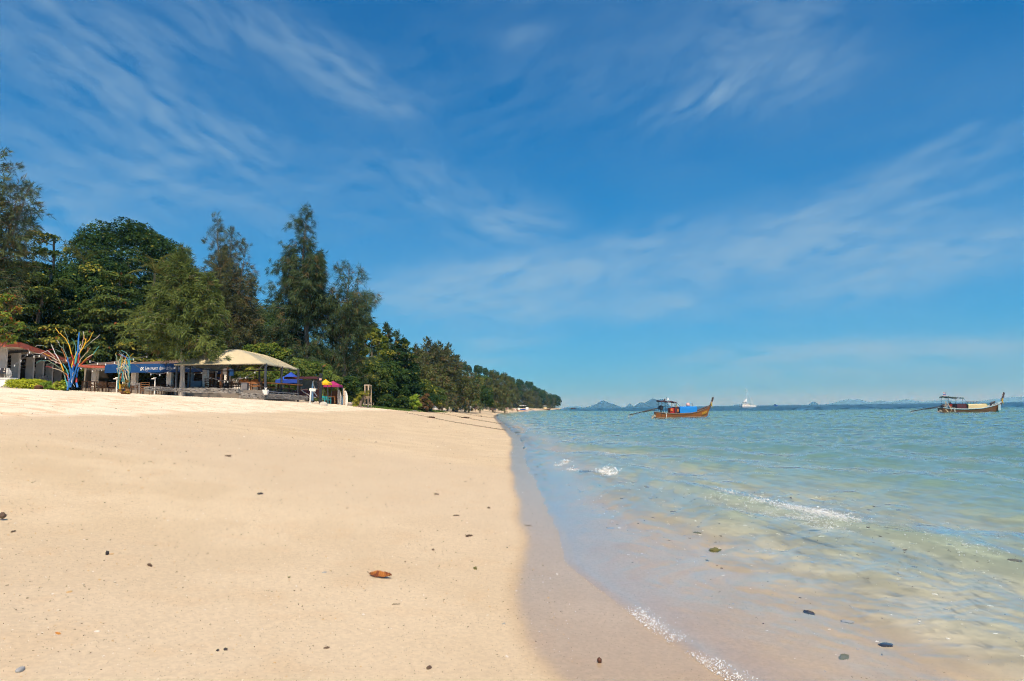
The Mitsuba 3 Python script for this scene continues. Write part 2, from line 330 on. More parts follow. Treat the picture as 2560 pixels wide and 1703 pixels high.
def sea_mesh(az, rad):
    RR, AA = np.meshgrid(rad, np.radians(az), indexing='ij'); x, y = RR * np.sin(AA), RR * np.cos(AA)
    u = seg_dist(x, y, SHL)
    e = .006
    nn_ = SHN[SHTREE.query(np.stack([x.ravel(), y.ravel()], -1))[1]].reshape(x.shape + (2,))
    h = sea(x, y, u, RR, False); hx = sea(x + e, y, u + e * nn_[..., 0], RR, False); hy = sea(x, y + e, u + e * nn_[..., 1], RR, False)
    sx, sy = (hx - h) / e, (hy - h) / e; lim = np.minimum(1, (.45 + 3 * np.exp(-RR / 6)) / np.maximum(np.hypot(sx, sy), 1e-6))
    n = np.stack([-sx * lim, -sy * lim, np.ones_like(h)], -1); n /= np.linalg.norm(n, axis=-1, keepdims=True)
    fade = np.exp(-np.maximum(RR - 700, 0) / 500)
    n[..., :2] *= fade[..., None] * .35 + .65; n /= np.linalg.norm(n, axis=-1, keepdims=True)
    far_ = (RR > 12) & (u > -3); h[far_] = sea(x[far_], y[far_], u[far_], RR[far_])
    m = grid_mesh(np.stack([x, y, np.where(u > -1, h, h * np.exp(-np.maximum(RR - 200, 0) / 200))], -1))
    keep = (u.ravel()[m.faces] < .55).any(1)
    f = m.faces[keep]
    used, inv = np.unique(f, return_inverse=True)
    v, nn, f = m.vertices[used], n.reshape(-1, 3)[used], inv.reshape(-1, 3)
    fn = np.cross(v[f[:, 1]] - v[f[:, 0]], v[f[:, 2]] - v[f[:, 0]])
    f = np.where((fn[:, 2] < 0)[:, None], f[:, ::-1], f)
    return v, f, nn
rw = [1.2]
while rw[-1] < 44000:
    r = rw[-1]; rw.append(r + (min(max(.0008 * r * r, .02), .09) if r < 26 else min(.09 + (r - 26) * .010, .6) if r < 90 else min(.6 + (r - 90) * .025, .08 * r)))
parts_ = [sea_mesh(np.linspace(-6, 43, 560), np.array(rw)), sea_mesh(np.linspace(43, 178, 60), np.array(rw)[::7]), sea_mesh(np.linspace(-62, -6, 60), np.array(rw)[::7]), sea_mesh(np.linspace(178, 298, 40), np.array(rw)[::12])]
off, V, Fc, N = 0, [], [], []
for v, f, n in parts_: V.append(v); Fc.append(f + off); N.append(n); off += len(v)
V, Fc, N = np.vstack(V), np.vstack(Fc), np.vstack(N)
scene['water_skin'] = {'type': 'thindielectric', 'int_ior': 1.23, 'ext_ior': 1.0}      # one air-water face reflects about half of what a pane does
_far = reef(*V[Fc].mean(1)[:, :2].T) > .4
for name, lab, med, sel in (('sea', 'clear turquoise sea with small ripples lapping onto the sand', 'sea_water', ~_far), ('open_sea', 'dark blue deep water along the horizon beyond the reef edge', 'deep_water', _far)):
    key = thing(name, lab, 'sea', kind='structure'); used, inv = np.unique(Fc[sel], return_inverse=True)
    scene[key] = {'type': 'ply', 'filename': meshkit.write_ply(trimesh.Trimesh(V[used], inv.reshape(-1, 3), process=False), True, normals=N[used]), 'face_normals': False, 'bsdf': {'type': 'ref', 'id': 'water_skin'},
                  'interior': {'type': 'ref', 'id': med}, 'exterior': HAZE}

# ------------------------------------------------------------------ far islands
scene['rock_far'] = {'type': 'twosided', 'b': {'type': 'diffuse', 'reflectance': proc(lambda p, n, uv: mix((.022, .045, .03), (.30, .29, .27), smoothstep(.60, .72, fbm(p.x * .012, p.y * .012, p.z * .03, 3)) * smoothstep(.75, .5, n.z)))}}
def island(pts, y, depth, label, group=None, seed=0):
    "a mountain island whose skyline runs through the pixels pts at distance y"
    sk = np.array([at(px, py, y)[[0, 2]] for px, py in pts]); sk[:, 1] = np.maximum(sk[:, 1], -6)
    xs = np.linspace(sk[0, 0], sk[-1, 0], 120); top = np.interp(xs, sk[:, 0], sk[:, 1])
    k = max(1.0, (sk[-1, 0] - sk[0, 0]) / 120 * 2); 
    vs = np.linspace(-1, 1, 25)
    Xg, Vg = np.meshgrid(xs, vs, indexing='ij'); Tg = np.repeat(top[:, None], 25, 1)
    p = np.stack([Xg * 9 / (sk[-1, 0] - sk[0, 0]), Vg * 2.5, Xg * 0 + seed], -1)
    prof = np.clip(1 - np.abs(Vg) ** 1.6, 0, 1)
    Z = -8 + (Tg + 8) * prof * (1 - .35 * (1 - prof) * (meshkit.fbm(p, 4, seed) * 2)) 
    m = grid_mesh(np.stack([Xg, y + Vg * depth, Z], -1))
    if m.face_normals[:, 2].mean() < 0: m.faces = m.faces[:, ::-1]
    solo('island', m, 'rock_far', label, 'island', group=group, smooth=40)
island([(1455, 1022), (1470, 1017), (1487, 1012), (1495, 1008), (1502, 1003), (1508, 1001.5), (1516, 1004), (1525, 1008), (1532, 1009.5), (1540, 1013), (1549, 1020)], 11000, 500, 'blue hazy island with a single peak, left of the brown longtail boat', seed=1)
island([(1563, 1020), (1569, 1014), (1573, 1009), (1576, 1009), (1580, 1013), (1585, 1020)], 12000, 200, 'tiny pointed blue islet between the two bigger hazy islands', seed=2)
island([(1586, 1020), (1592, 1013), (1600, 1006.5), (1606, 1006), (1611, 1009), (1618, 1004), (1626, 999), (1632, 997), (1637, 997.5), (1643, 1000), (1650, 998.5), (1656, 998), (1661, 1004), (1666, 1018)], 10000, 450, 'blue hazy island with steep cliffs directly behind the brown longtail boat', seed=3)
island([(1400, 1022), (1415, 1018), (1430, 1016.5), (1440, 1015.5), (1450, 1017), (1462, 1020)], 17000, 600, 'faint low blue island just right of the wooded headland', seed=4)
island([(1833, 1014.5), (1840, 1011.5), (1848, 1011), (1858, 1012), (1868, 1014)], 14000, 300, 'faint low blue island hidden partly by the white catamaran', seed=5)
island([(2025, 1012), (2027, 1008), (2031, 1005), (2036, 1004.5), (2040, 1007), (2042, 1011.5)], 12000, 120, 'small steep blue islet alone on the horizon between catamaran and right boat', seed=6)
island([(2080, 1011.5), (2095, 1006), (2110, 1000), (2120, 998.5), (2135, 1001), (2143, 998.5), (2155, 1002), (2170, 1007), (2185, 1005), (2200, 1001.5), (2215, 1004), (2230, 1006), (2250, 1001), (2265, 998.5), (2280, 1001), (2300, 1005), (2330, 1003), (2360, 1000), (2390, 1004), (2430, 1006.5)], 21000, 900, 'long pale blue range of hills on the horizon behind the right boat', seed=7)
island([(2440, 1005.5), (2470, 1001), (2500, 996), (2530, 993), (2570, 992), (2620, 991), (2700, 1003)], 22000, 900, 'pale blue hill at the right edge of the horizon beyond the right boat', seed=8)

hz = thing('haze', 'thin bluish sea haze veiling the far islands', 'haze', kind='stuff')
scene[hz] = {'type': 'cube', 'to_world': T().translate([0, 0, 225]).scale([47000, 47000, 255]), 'bsdf': {'type': 'null'}, 'interior': HAZE}
# ------------------------------------------------------------------ hillside behind the beach
def hill(x, y):
    x, y = np.asarray(x, float), np.asarray(y, float)
    u = seg_dist(x, y, SHL)
    u0 = np.interp(y, [0, 160, 300, 450, 900], [74, 62, 34, 14, 8]); H = np.interp(y, [0, 120, 250, 420, 560, 700, 800, 880, 940], [16, 20, 22, 25, 24, 20, 12, 7, 2])
    n = meshkit.fbm(np.stack([x * .02, y * .02, x * 0], -1), 3, 6)
    return land(x, y, False) + .05 - .3 * (u < u0 + 2) + H * smst(u0, u0 + 105, u) * (.75 + .5 * n)
_x, _y = np.meshgrid(np.linspace(-420, 75, 110), np.linspace(30, 980, 150), indexing='ij')
_h = hill(_x, _y); _u = seg_dist(_x, _y, SHL)
hm = grid_mesh(np.stack([_x, _y, _h], -1))
_k = (_u.ravel()[hm.faces] > np.interp(_y.ravel()[hm.faces], [0, 160, 300, 450, 900], [70, 58, 31, 12, 6])).all(1)
hm = trimesh.Trimesh(hm.vertices, hm.faces[_k])
diffuse('hill_soil', proc(lambda p, n, uv: mix((.020, .030, .012), (.055, .060, .028), fbm(p.x * .5, p.y * .5, p.z * .5, 3))))
solo('hillside', hm, 'hill_soil', 'dark wooded hillside rising behind the beach and running out to the headland', 'hillside', kind='structure', smooth=True)

# ------------------------------------------------------------------ trees
scene['leaf'] = {'type': 'principledthin', 'base_color': {'type': 'mesh_attribute', 'name': 'vertex_color'}, 'roughness': .5, 'diff_trans': .55, 'spec_reflect': .0} if 0 else \
    {'type': 'principledthin', 'base_color': {'type': 'mesh_attribute', 'name': 'vertex_color'}, 'roughness': .45, 'diff_trans': .4}
diffuse('bark', proc(lambda p, n, uv: mix((.10, .075, .055), (.26, .215, .17), fbm(p.x * 6, p.y * 6, p.z * 1.6, 3))))
diffuse('bark_pale', proc(lambda p, n, uv: mix((.30, .27, .24), (.52, .49, .45), fbm(p.x * 5, p.y * 5, p.z * 1.4, 3))))

def unit(v): return v / (np.linalg.norm(v, axis=-1, keepdims=True) + 1e-12)
def kites(base, d, side, L, Wd, lift=None):
    "thin four-cornered leaves: base, two side corners, tip"
    L, Wd = np.asarray(L)[:, None], np.asarray(Wd)[:, None]
    mid = base + d * L * .45; lift = 0 if lift is None else lift * Wd * .3
    v = np.stack([base, mid + side * Wd * .5 + lift, base + d * L, mid - side * Wd * .5 + lift], 1).reshape(-1, 3)
    i = np.arange(len(base))[:, None] * 4
    f = np.concatenate([i + [[0, 1, 2]], i + [[0, 2, 3]]])
    return v, f
def leaf_mesh(base, d, side, L, Wd, col, lift=None):
    col = np.minimum(col * np.array([1.6, 1.75, 1.65]), .7)      # leaves both reflect and let through
    v, f = kites(base, d, side, L, Wd, lift)
    return trimesh.Trimesh(v, f, process=False), np.repeat(col, 4, 0)
def lerp(a, b, t): return np.asarray(a) * (1 - t[:, None]) + np.asarray(b) * t[:, None]

def casuarina(seed, h, R, base=.14, leaders=0, nb=46, m=12, strand=(.6, .06), up=.55, droop=.55, sprig=5.0, prof=.75, cols=((.030, .048, .020), (.085, .098, .040)), brown=.15, lead_h=(.72, .97), skew=None, tip=.25):
    r = np.random.default_rng(seed)
    axes, woods = [], []
    z = np.linspace(0, 1, 9); wob = np.cumsum(r.normal(0, .012 * h, (9, 2)), 0) * z[:, None]
    trunk = np.column_stack([wob, z * h]); axes.append((trunk, base, 1.0))
    woods.append(tube(trunk, np.interp(z, [0, .1, 1], [.024 * h, .016 * h, .02]), 7))
    for k in range(leaders):
        f = r.uniform(.22, .5); p0 = np.array([np.interp(f, z, trunk[:, 0]), np.interp(f, z, trunk[:, 1]), f * h]); a = k * 2.4 + r.uniform(0, 1)
        o = R * r.uniform(.35, .75); top = h * r.uniform(*lead_h); t = np.linspace(0, 1, 7)
        ax = np.column_stack([p0[0] + math.cos(a) * o * np.sqrt(t), p0[1] + math.sin(a) * o * np.sqrt(t), p0[2] + (top - p0[2]) * t])
        axes.append((ax, .1, .62)); woods.append(tube(ax, np.interp(t, [0, 1], [.009 * h, .012]), 5))
    B, D, C = [], [], []
    for ax, b0, sc in axes:
        q = np.linspace(0, 1, len(ax)); n = int(nb * (1 if sc == 1 else .62))
        for i in range(n):
            t = b0 + (1 - b0) * (i + r.random()) / n; p = np.array([np.interp(t, q, ax[:, k]) for k in range(3)])
            a = i * 2.39996 + r.normal(0, .35)
            env = np.interp(t, [0, b0, b0 + .12, 1], [0, .75, 1, tip * .4]) if prof is None else max((1 - (t - b0) / (1 - b0)) ** prof, tip * .4)
            L = R * sc * env * r.uniform(.6, 1.12)
            if skew is not None: L *= 1 + skew[1] * math.cos(a - skew[0])
            s = np.linspace(0, 1, 7); hd = np.array([math.cos(a), math.sin(a), 0])
            steep = up * (1 + 1.0 * t)
            cv = p + hd * (L * s)[:, None] + np.array([0, 0, 1]) * (L * (steep * s - .42 * s * s))[:, None]
            woods.append(tube(cv, np.interp(s, [0, 1], [.008 + .012 * L, .006]), 4, False))
            k = max(3, int(L * sprig)); ss = np.sort(r.uniform(.14, 1.0, k))
            pp = np.column_stack([np.interp(ss, s, cv[:, j]) for j in range(3)])
            dd = unit(np.column_stack([np.interp(ss, s, np.gradient(cv[:, j])) for j in range(3)]))
            j = r.normal(0, .16 + .06 * L, (k, 3)); B.append(pp + j); D.append(dd * .7 + r.normal(0, .45, (k, 3))); C.append(r.uniform(0, 1) * .6 + r.uniform(0, .4, k))
    B, D, C = np.vstack(B), np.vstack(D), np.concatenate(C); n = len(B)
    base_ = np.repeat(B, m, 0) + r.normal(0, .10, (n * m, 3)); d = np.repeat(D, m, 0) + r.normal(0, .42, (n * m, 3)); d[:, 2] -= droop + r.uniform(0, .5, n * m)
    hi = np.clip((base_[:, 2] / h - .75) * 3, 0, 1); d[:, 2] += hi * 1.0
    d = unit(d); side = unit(np.cross(d, r.normal(0, 1, (n * m, 3))))
    L, Wd = strand[0] * r.uniform(.5, 1.25, n * m), strand[1] * r.uniform(.6, 1.5, n * m)
    t = np.clip(np.repeat(C, m) + r.normal(0, .18, n * m), 0, 1); col = lerp(cols[0], cols[1], t)
    br = (np.repeat(r.random(n) < brown, m) | (r.random(n * m) < brown * .4))[:, None]
    col = np.where(br, lerp((.075, .055, .028), (.15, .105, .052), r.random(n * m)), col)
    return cat_(*woods), *leaf_mesh(base_, d, side, L, Wd, col)

def broadleaf(seed, pads, per, leaf=(.34, .20), cols=((.018, .040, .014), (.050, .085, .026)), yellow=.04, ycol=((.16, .15, .03), (.24, .20, .04)), trunk=None, up=.55, limb=.05, red=0.):
    "pads: (n, 6) centres and radii; leaves sit on the outside of each pad, mostly above"
    r = np.random.default_rng(seed); pads = np.asarray(pads, float); n = len(pads)
    area = (pads[:, 3] * pads[:, 4] + pads[:, 5] * (pads[:, 3] + pads[:, 4]) * .5); cnt = np.maximum((per * area / area.mean()).astype(int), 12)
    i = np.repeat(np.arange(n), cnt); k = len(i)
    d = unit(r.normal(0, 1, (k, 3))); d[:, 2] = np.where(d[:, 2] < -.15, -d[:, 2] * r.choice([1, -1], k, p=[.72, .28]), d[:, 2])
    rad = r.uniform(.5, 1.0, k) ** .5 * (.8 + .4 * meshkit.noise(d * 2.2 + i[:, None] * 3.7, seed))
    p = pads[i, :3] + d * pads[i, 3:] * rad[:, None]
    nrm = unit(d * .8 + np.array([0, 0, up]) + r.normal(0, .45, (k, 3)))
    ax = unit(np.cross(nrm, r.normal(0, 1, (k, 3)))); ax[:, 2] -= .25; ax = unit(ax); side = unit(np.cross(ax, nrm))
    L, Wd = leaf[0] * r.uniform(.6, 1.3, k), leaf[1] * r.uniform(.6, 1.3, k)
    tone = r.uniform(0, 1, n)[i] * .65 + r.uniform(0, .35, k); col = lerp(cols[0], cols[1], tone)
    yl = (r.random(k) < yellow) | ((r.random(n) < yellow)[i] & (r.random(k) < .5)); col = np.where(yl[:, None], lerp(ycol[0], ycol[1], r.random(k)), col)
    if red: col = np.where((r.random(k) < red)[:, None], np.array([.20, .055, .02]), col)
    woods = []
    if trunk is not None:
        woods.append(tube(trunk[0], trunk[1], 7)); top = np.asarray(trunk[0])
        for j in r.permutation(n)[:min(n, 26)]:
            c = pads[j, :3]; z0 = np.clip(c[2] - .5 * np.hypot(c[0], c[1]) - .3, top[0, 2] + .15 * (top[-1, 2] - top[0, 2]), top[-1, 2])
            s = np.array([np.interp(z0, top[:, 2], top[:, 0]), np.interp(z0, top[:, 2], top[:, 1]), z0]); mid = (s + c) / 2 + np.array([0, 0, -.12 * np.hypot(*(c - s)[:2])])
            tt = np.linspace(0, 1, 5)[:, None]; woods.append(tube((1 - tt) ** 2 * s + 2 * tt * (1 - tt) * mid + tt ** 2 * c, np.linspace(limb, limb * .3, 5), 4, False))
    return (cat_(*woods) if woods else None), *leaf_mesh(p, ax, side, L, Wd, col, nrm)

def dome_pads(seed, h, R, n, low=.25, squash=.8, size=.27):
    r = np.random.default_rng(seed); P = []
    for k in range(n):
        z = 1 - (k + .5) / n * 1.55; a = k * 2.39996 + r.normal(0, .2); rr = math.sqrt(max(0, 1 - z * z)); q = R * size * r.uniform(.7, 1.4)
        f = r.uniform(.72, 1.0); cz = h * (1 + low) / 2; hz_ = h * (1 - low) / 2
        P.append((R * rr * math.cos(a) * f, R * rr * math.sin(a) * f, min(cz + hz_ * z * f, h - q * squash * .8), q, q, q * squash))
    return P
def tier_pads(seed, h, R, tiers, low=.2, flat=.28, per=6, top=.35):
    r = np.random.default_rng(seed); P = []
    for k in range(tiers):
        t = k / max(tiers - 1, 1); z = h * (low + (1 - low) * t) - .25; RR = R * (1 - (1 - top) * t ** 1.4) * r.uniform(.85, 1.1); a0 = r.uniform(0, 6.28)
        for j in range(per):
            a = a0 + j * 6.283 / per + r.normal(0, .2); L = RR * r.uniform(.45, .9); q = RR * r.uniform(.26, .42)
            P.append((L * math.cos(a), L * math.sin(a), z + r.normal(0, .22) - .04 * L, q, q, flat * q + .12))
        P.append((0, 0, z + .1, RR * .35, RR * .35, flat * RR * .35 + .12))
    return P

def height_to(px, Y, top): return at(px, top, Y)[2]
def place(name, built, p, label, cat='tree', group=None, bark='bark', rz=0., s=1.):
    wood, crown, col = built; key = thing(name, label, cat, group)
    M = T().translate(list(map(float, p))).rotate([0, 0, 1], math.degrees(rz)).scale(float(s))
    if wood is not None: part(key, 'trunk', wood, bark, 50, to_world=M)
    part(key, 'crown', crown, 'leaf', color=col, to_world=M)
    return key
def plant(px, Y, top, dz=-.1): 
    p = on(px, Y, dz); return p, height_to(px, Y, top) - p[2]

OLIVE = ((.042, .060, .020), (.118, .135, .040)); DARK = ((.014, .032, .012), (.042, .070, .022)); DUSK = ((.024, .040, .020), (.066, .086, .042)); BROWN = ((.042, .048, .025), (.098, .098, .046))
def trunk_line(seed, h, lean=(0, 0), r0=.3):
    r = np.random.default_rng(seed); z = np.linspace(0, 1, 7); w = np.cumsum(r.normal(0, .015 * h, (7, 2)), 0)
    return np.column_stack([w[:, 0] * z + lean[0] * z, w[:, 1] * z + lean[1] * z, z * h]), np.linspace(r0, r0 * .3, 7)

# the young casuarina in front of the mart, with its pale trunk
p, h = plant(455, 60, 628)
place('casuarina_tree', casuarina(41, h, 4.7, base=.27, leaders=2, nb=88, m=18, strand=(.66, .065), up=.40, droop=.30, sprig=7.0, prof=.85, cols=OLIVE, brown=.03, lead_h=(.72, .9)), p, 'bushy olive green casuarina with pale trunk, standing in front of the blue mart sign', group=None, bark='bark_pale')
# the tall spiky one behind it
p, h = plant(545, 86, 548)
place('casuarina_tree', casuarina(45, h, 5.8, base=.16, leaders=10, nb=60, m=13, strand=(.75, .055), up=.75, droop=.25, sprig=4.6, prof=.8, cols=BROWN, brown=.12, lead_h=(.62, .99)), p, 'tall brownish casuarina with many pointed spires, left of the tall single-spired one', )
p, h = plant(775, 83, 528)
place('casuarina_tree', casuarina(47, h, 4.6, base=.10, leaders=4, nb=92, m=17, strand=(.85, .052), up=.42, droop=.75, sprig=5.2, prof=.55, cols=DUSK, brown=.05, lead_h=(.5, .84), skew=(math.pi, .35)), p, 'tallest dark casuarina with one slender spire and a branch reaching out left')
p, h = plant(858, 85, 676)
place('casuarina_tree', casuarina(49, h, 4.3, base=.12, leaders=5, nb=60, m=14, strand=(.9, .052), up=.7, droop=.8, sprig=3.6, prof=.35, cols=DUSK, brown=.07, lead_h=(.7, .98)), p, 'open drooping casuarina with sparse twiggy top, right of the tallest spire')
p, h = plant(-60, 50, 380)
place('casuarina_tree', casuarina(51, h, 4.0, base=.34, leaders=4, nb=60, m=11, strand=(.65, .06), up=.5, droop=.6, sprig=3.6, prof=.3, cols=((.035, .050, .026), (.080, .088, .042)), brown=.08), p, 'tall open casuarina at the left edge with drooping twigs against the sky')
p, h = plant(615, 95, 690)
place('casuarina_tree', casuarina(53, h, 4.2, base=.08, leaders=2, nb=60, m=11, strand=(.8, .075), up=.5, droop=.5, sprig=4.4, prof=.7, cols=DUSK, brown=.12), p, 'shorter dark casuarina filling the gap left of the tallest spire')
p, h = plant(700, 84, 800)
place('casuarina_tree', casuarina(55, h, 4.0, base=.05, leaders=2, nb=60, m=12, strand=(.85, .075), up=.5, droop=.85, sprig=4.6, prof=.5, cols=DUSK, brown=.08), p, 'low weeping casuarina behind the beige canopy, left of the tallest trunk')

# broadleaf trees behind the buildings
def dome(px, Y, top, R, seed, n, per, label, low=.2, cols=DARK, yellow=.03, size=.27, group=None, leaf=(.42, .25), name='broadleaf_tree', red=0.):
    p, h = plant(px, Y, top); tr = trunk_line(seed, h * .75, r0=.02 * h + .05)
    return place(name, broadleaf(seed, dome_pads(seed, h, R, n, low, size=size), per, leaf, cols, yellow, trunk=tr, red=red), p, label, group=group)
def tiered(px, Y, top, R, seed, tiers, per, label, low=.2, cols=DARK, yellow=.06, group=None, leaf=(.36, .22), top_=.35, red=.01, flat=.28):
    p, h = plant(px, Y, top); tr = trunk_line(seed, h * .97, r0=.016 * h + .06)
    return place('almond_tree', broadleaf(seed, tier_pads(seed, h, R, tiers, low, top=top_, flat=flat), per, leaf, cols, yellow, trunk=tr, red=red), p, label, group=group)
dome(312, 98, 562, 7.8, 61, 74, 420, 'large dark domed tree, highest of the broadleaf trees behind the mart', low=.30)
tiered(75, 70, 585, 4.6, 63, 8, 210, 'layered dark almond tree with flat pads against the sky, second tree from the left edge', low=.3, cols=((.022, .038, .012), (.055, .075, .022)))
dome(30, 74, 655, 5.0, 65, 50, 380, 'dark broadleaf tree behind the red roofed restaurant at the left edge', low=.05)
dome(150, 78, 668, 5.0, 67, 52, 380, 'dense dark green tree directly above the big blue painted branches', low=.05)
dome(225, 84, 650, 5.2, 69, 50, 360, 'dark green tree between the layered almond and the domed tree', low=.1)
tiered(285, 73, 690, 4.5, 71, 8, 300, 'yellowish layered almond tree hanging over the mart roof', low=.22, cols=((.038, .060, .018), (.090, .112, .034)), yellow=.05, top_=.45)
tiered(215, 72, 770, 3.6, 73, 6, 260, 'low layered almond tree between the two painted trunks', low=.22, cols=((.036, .058, .018), (.085, .105, .030)), yellow=.05, top_=.6)
tiered(360, 72, 800, 3.0, 75, 5, 240, 'small layered almond tree with rusty leaves, above the mart sign', low=.3, cols=((.04, .055, .018), (.10, .105, .03)), yellow=.07, top_=.6, red=.02)
dome(405, 96, 640, 4.6, 77, 44, 340, 'dark green tree at the left foot of the spiky casuarina', low=.1, cols=((.020, .040, .014), (.060, .085, .026)))
dome(650, 120, 762, 7, 79, 50, 300, 'dark rounded tree on the skyline gap between the tall casuarinas', low=.1)
dome(590, 110, 770, 6, 81, 44, 300, 'dark rounded tree low behind the beige canopy', low=.05)
dome(655, 80, 862, 2.7, 83, 30, 260, 'yellow green bush tree rising right behind the beige canopy ridge', low=.5, cols=((.045, .075, .016), (.12, .15, .03)), yellow=.16, leaf=(.32, .2))
dome(700, 88, 870, 3.6, 84, 30, 260, 'dark leafy tree behind the beige canopy', low=.05)
dome(930, 112, 815, 2.7, 85, 36, 300, 'bright yellow green tree right of the drooping casuarina', low=.1, cols=((.055, .080, .014), (.135, .150, .03)), yellow=.14, leaf=(.36, .22))
dome(914, 120, 792, 2.0, 86, 26, 260, 'dark rounded treetop peeping above the yellow green tree', low=.4)
tiered(1005, 103, 852, 4.5, 87, 10, 300, 'very dark layered almond tree over the grass edge of the beach', low=.06, cols=((.010, .028, .012), (.030, .056, .022)), yellow=.04, top_=.28, flat=.4)
dome(905, 96, 900, 3.6, 89, 34, 280, 'green leafy tree behind the wooden swing frame', low=.0, cols=((.030, .055, .016), (.080, .105, .03)), yellow=.10)
dome(965, 99, 905, 3.2, 91, 30, 280, 'dark green bushy tree right of the wooden swing frame', low=.0)
dome(1048, 108, 950, 2.8, 93, 26, 260, 'low green and yellow bush at the right end of the grass edge', low=.0, cols=((.035, .055, .016), (.095, .11, .028)), yellow=.14)
p, h = plant(5, 48, 735); P = dome_pads(94, h, 1.35, 14, .3)
place('croton_bush', broadleaf(94, P, 160, (.24, .15), ((.07, .11, .02), (.16, .19, .04)), .18, ((.22, .15, .03), (.24, .09, .03)), trunk=trunk_line(9, h * .8, r0=.06), red=.06), p - np.array([.55, 0, 0]), 'yellow and orange leaved plant poking in at the left edge', 'plant')

# sea lettuce shrubs at the back of the sand
def shrub(px, Y, top, R, seed, label, cols=((.05, .085, .02), (.135, .165, .045)), n=26, per=240, yellow=.06, name='shrub', cat='shrub', leaf=(.24, .15), red=0.):
    p, h = plant(px, Y, top); return place(name, broadleaf(seed, dome_pads(seed, h, R, n, -.15, size=.34), per, leaf, cols, yellow, red=red), p, label, cat)
shrub(735, 79, 898, 2.5, 101, 'light green shrub right behind the blue gazebo')
shrub(790, 80, 905, 2.4, 103, 'light green shrub behind the black post and yellow canopy')
shrub(870, 82, 940, 1.6, 105, 'green shrub behind the row of upright surfboards', cols=DARK)
shrub(1035, 98, 985, .8, 107, 'bright lime green shrub on the sand edge beneath the dark almond tree', cols=((.12, .18, .02), (.26, .32, .05)), n=12, per=120)
shrub(1062, 100, 985, .9, 109, 'reddish brown dying bush at the edge of the sand', cols=((.07, .04, .02), (.16, .09, .05)), n=12, per=120)
shrub(965, 92, 985, 1.1, 111, 'dark green shrub behind the grassy bank', cols=DARK, n=16, per=150)
shrub(1005, 95, 988, 1.2, 113, 'dark green shrub at the middle of the grassy bank', cols=DARK, n=16, per=150)
shrub(893, 80, 990, .5, 115, 'small yellow green plant left of the wooden swing frame', cols=((.10, .13, .02), (.25, .22, .04)), n=8, per=80)

# coconut palms
def palm(px, Y, top, seed, label, n=13, L=3.0, cols=((.045, .065, .022), (.13, .14, .045)), up=.9):
    r = np.random.default_rng(seed); p, h = plant(px, Y, top); hb = h - L * .72; z = np.linspace(0, 1, 8)
    key = thing('coconut_palm', label, 'palm tree'); tl = np.column_stack([.5 * z ** 2, .2 * z, z * hb])
    M = T().translate(p.tolist()); part(key, 'trunk', tube(tl, np.linspace(.20, .11, 8), 8), 'bark', 50, to_world=M); base = tl[-1]
    for k in range(n):
        a = k * 2.39996 + r.normal(0, .2); e = up * r.uniform(.25, 1.1); s = np.linspace(0, 1, 10); l = L * r.uniform(.85, 1.1)
        hd = np.array([math.cos(a), math.sin(a), 0]); ang = e * 1.35 - 1.25 * s ** 1.6
        cv = base + np.cumsum(np.vstack([np.zeros(3), (hd * np.cos(ang)[1:, None] + np.array([0, 0, 1]) * np.sin(ang)[1:, None]) * l / 9]), 0)
        rib = tube(cv, np.linspace(.03, .008, 10), 4, False)
        q = np.linspace(.12, 1, 34); pp = np.column_stack([np.interp(q, s, cv[:, j]) for j in range(3)]); tt = unit(np.column_stack([np.interp(q, s, np.gradient(cv[:, j])) for j in range(3)]))
        sd = unit(np.cross(tt, [0, 0, 1.])); B, Dr, S = [], [], []
        for sg in (-1, 1):
            d = unit(sd * sg + tt * .55 + np.array([0, 0, -.35]) + r.normal(0, .08, pp.shape)); B.append(pp); Dr.append(d); S.append(unit(np.cross(d, [0, 0, 1.]) + tt * .3))
        B, Dr, S = map(np.vstack, (B, Dr, S)); ll = .62 * np.sin(np.pi * np.clip(np.tile(q, 2) * .85 + .12, 0, 1)) + .08
        m, c = leaf_mesh(B, Dr, S, ll, np.full(len(B), .055), lerp(cols[0], cols[1], np.clip(r.uniform(0, 1, len(B)) * .5 + .5 * r.random(), 0, 1)))
        m2 = trimesh.Trimesh(np.vstack([m.vertices, rib.vertices]), np.vstack([m.faces, rib.faces + len(m.vertices)]), process=False)
        part(key, 'frond', m2, 'leaf', color=np.vstack([c, np.tile([.18, .17, .05], (len(rib.vertices), 1))]), to_world=M)
palm(362, 74, 628, 121, 'coconut palm with bright upright fronds in front of the big domed tree', up=1.0, cols=((.06, .075, .025), (.19, .18, .06)), L=3.4)
palm(182, 88, 606, 123, 'dark coconut palm in the gap between the almond tree and the domed tree', L=3.6)
palm(1385 - 485, 79, 975, 125, 'small yellowish young palm at the foot of the wooden swing frame', n=7, L=.75, cols=((.10, .12, .02), (.28, .24, .04)))

# trees further along, each kind built once and stood up again and again
FAR = {}
def kind(k, built):
    wood, crown, col = built
    scene['stock_' + k + '_trunk'] = {'type': 'shapegroup', 'shape': mikit.ply(wood, 'bark', 50)}
    scene['stock_' + k + '_crown'] = {'type': 'shapegroup', 'shape': mikit.ply(crown, 'leaf', color=col)}
    FAR[k] = crown.bounds[1][2]
FC = dict(m=8, nb=40, sprig=1.9)
kind('spire', casuarina(201, 10, 2.0, base=.1, leaders=2, strand=(.75, .15), prof=.7, cols=DUSK, brown=.1, up=.6, droop=.3, **FC))
kind('spiky', casuarina(203, 10, 2.6, base=.1, leaders=6, strand=(.75, .15), prof=.7, cols=BROWN, brown=.10, up=.7, droop=.2, lead_h=(.7, 1.), **FC))
kind('olive', casuarina(205, 10, 4.0, base=.06, leaders=3, strand=(.8, .17), prof=.45, cols=((.040, .052, .020), (.095, .100, .038)), brown=.12, up=.45, droop=.5, lead_h=(.6, .9), **FC))
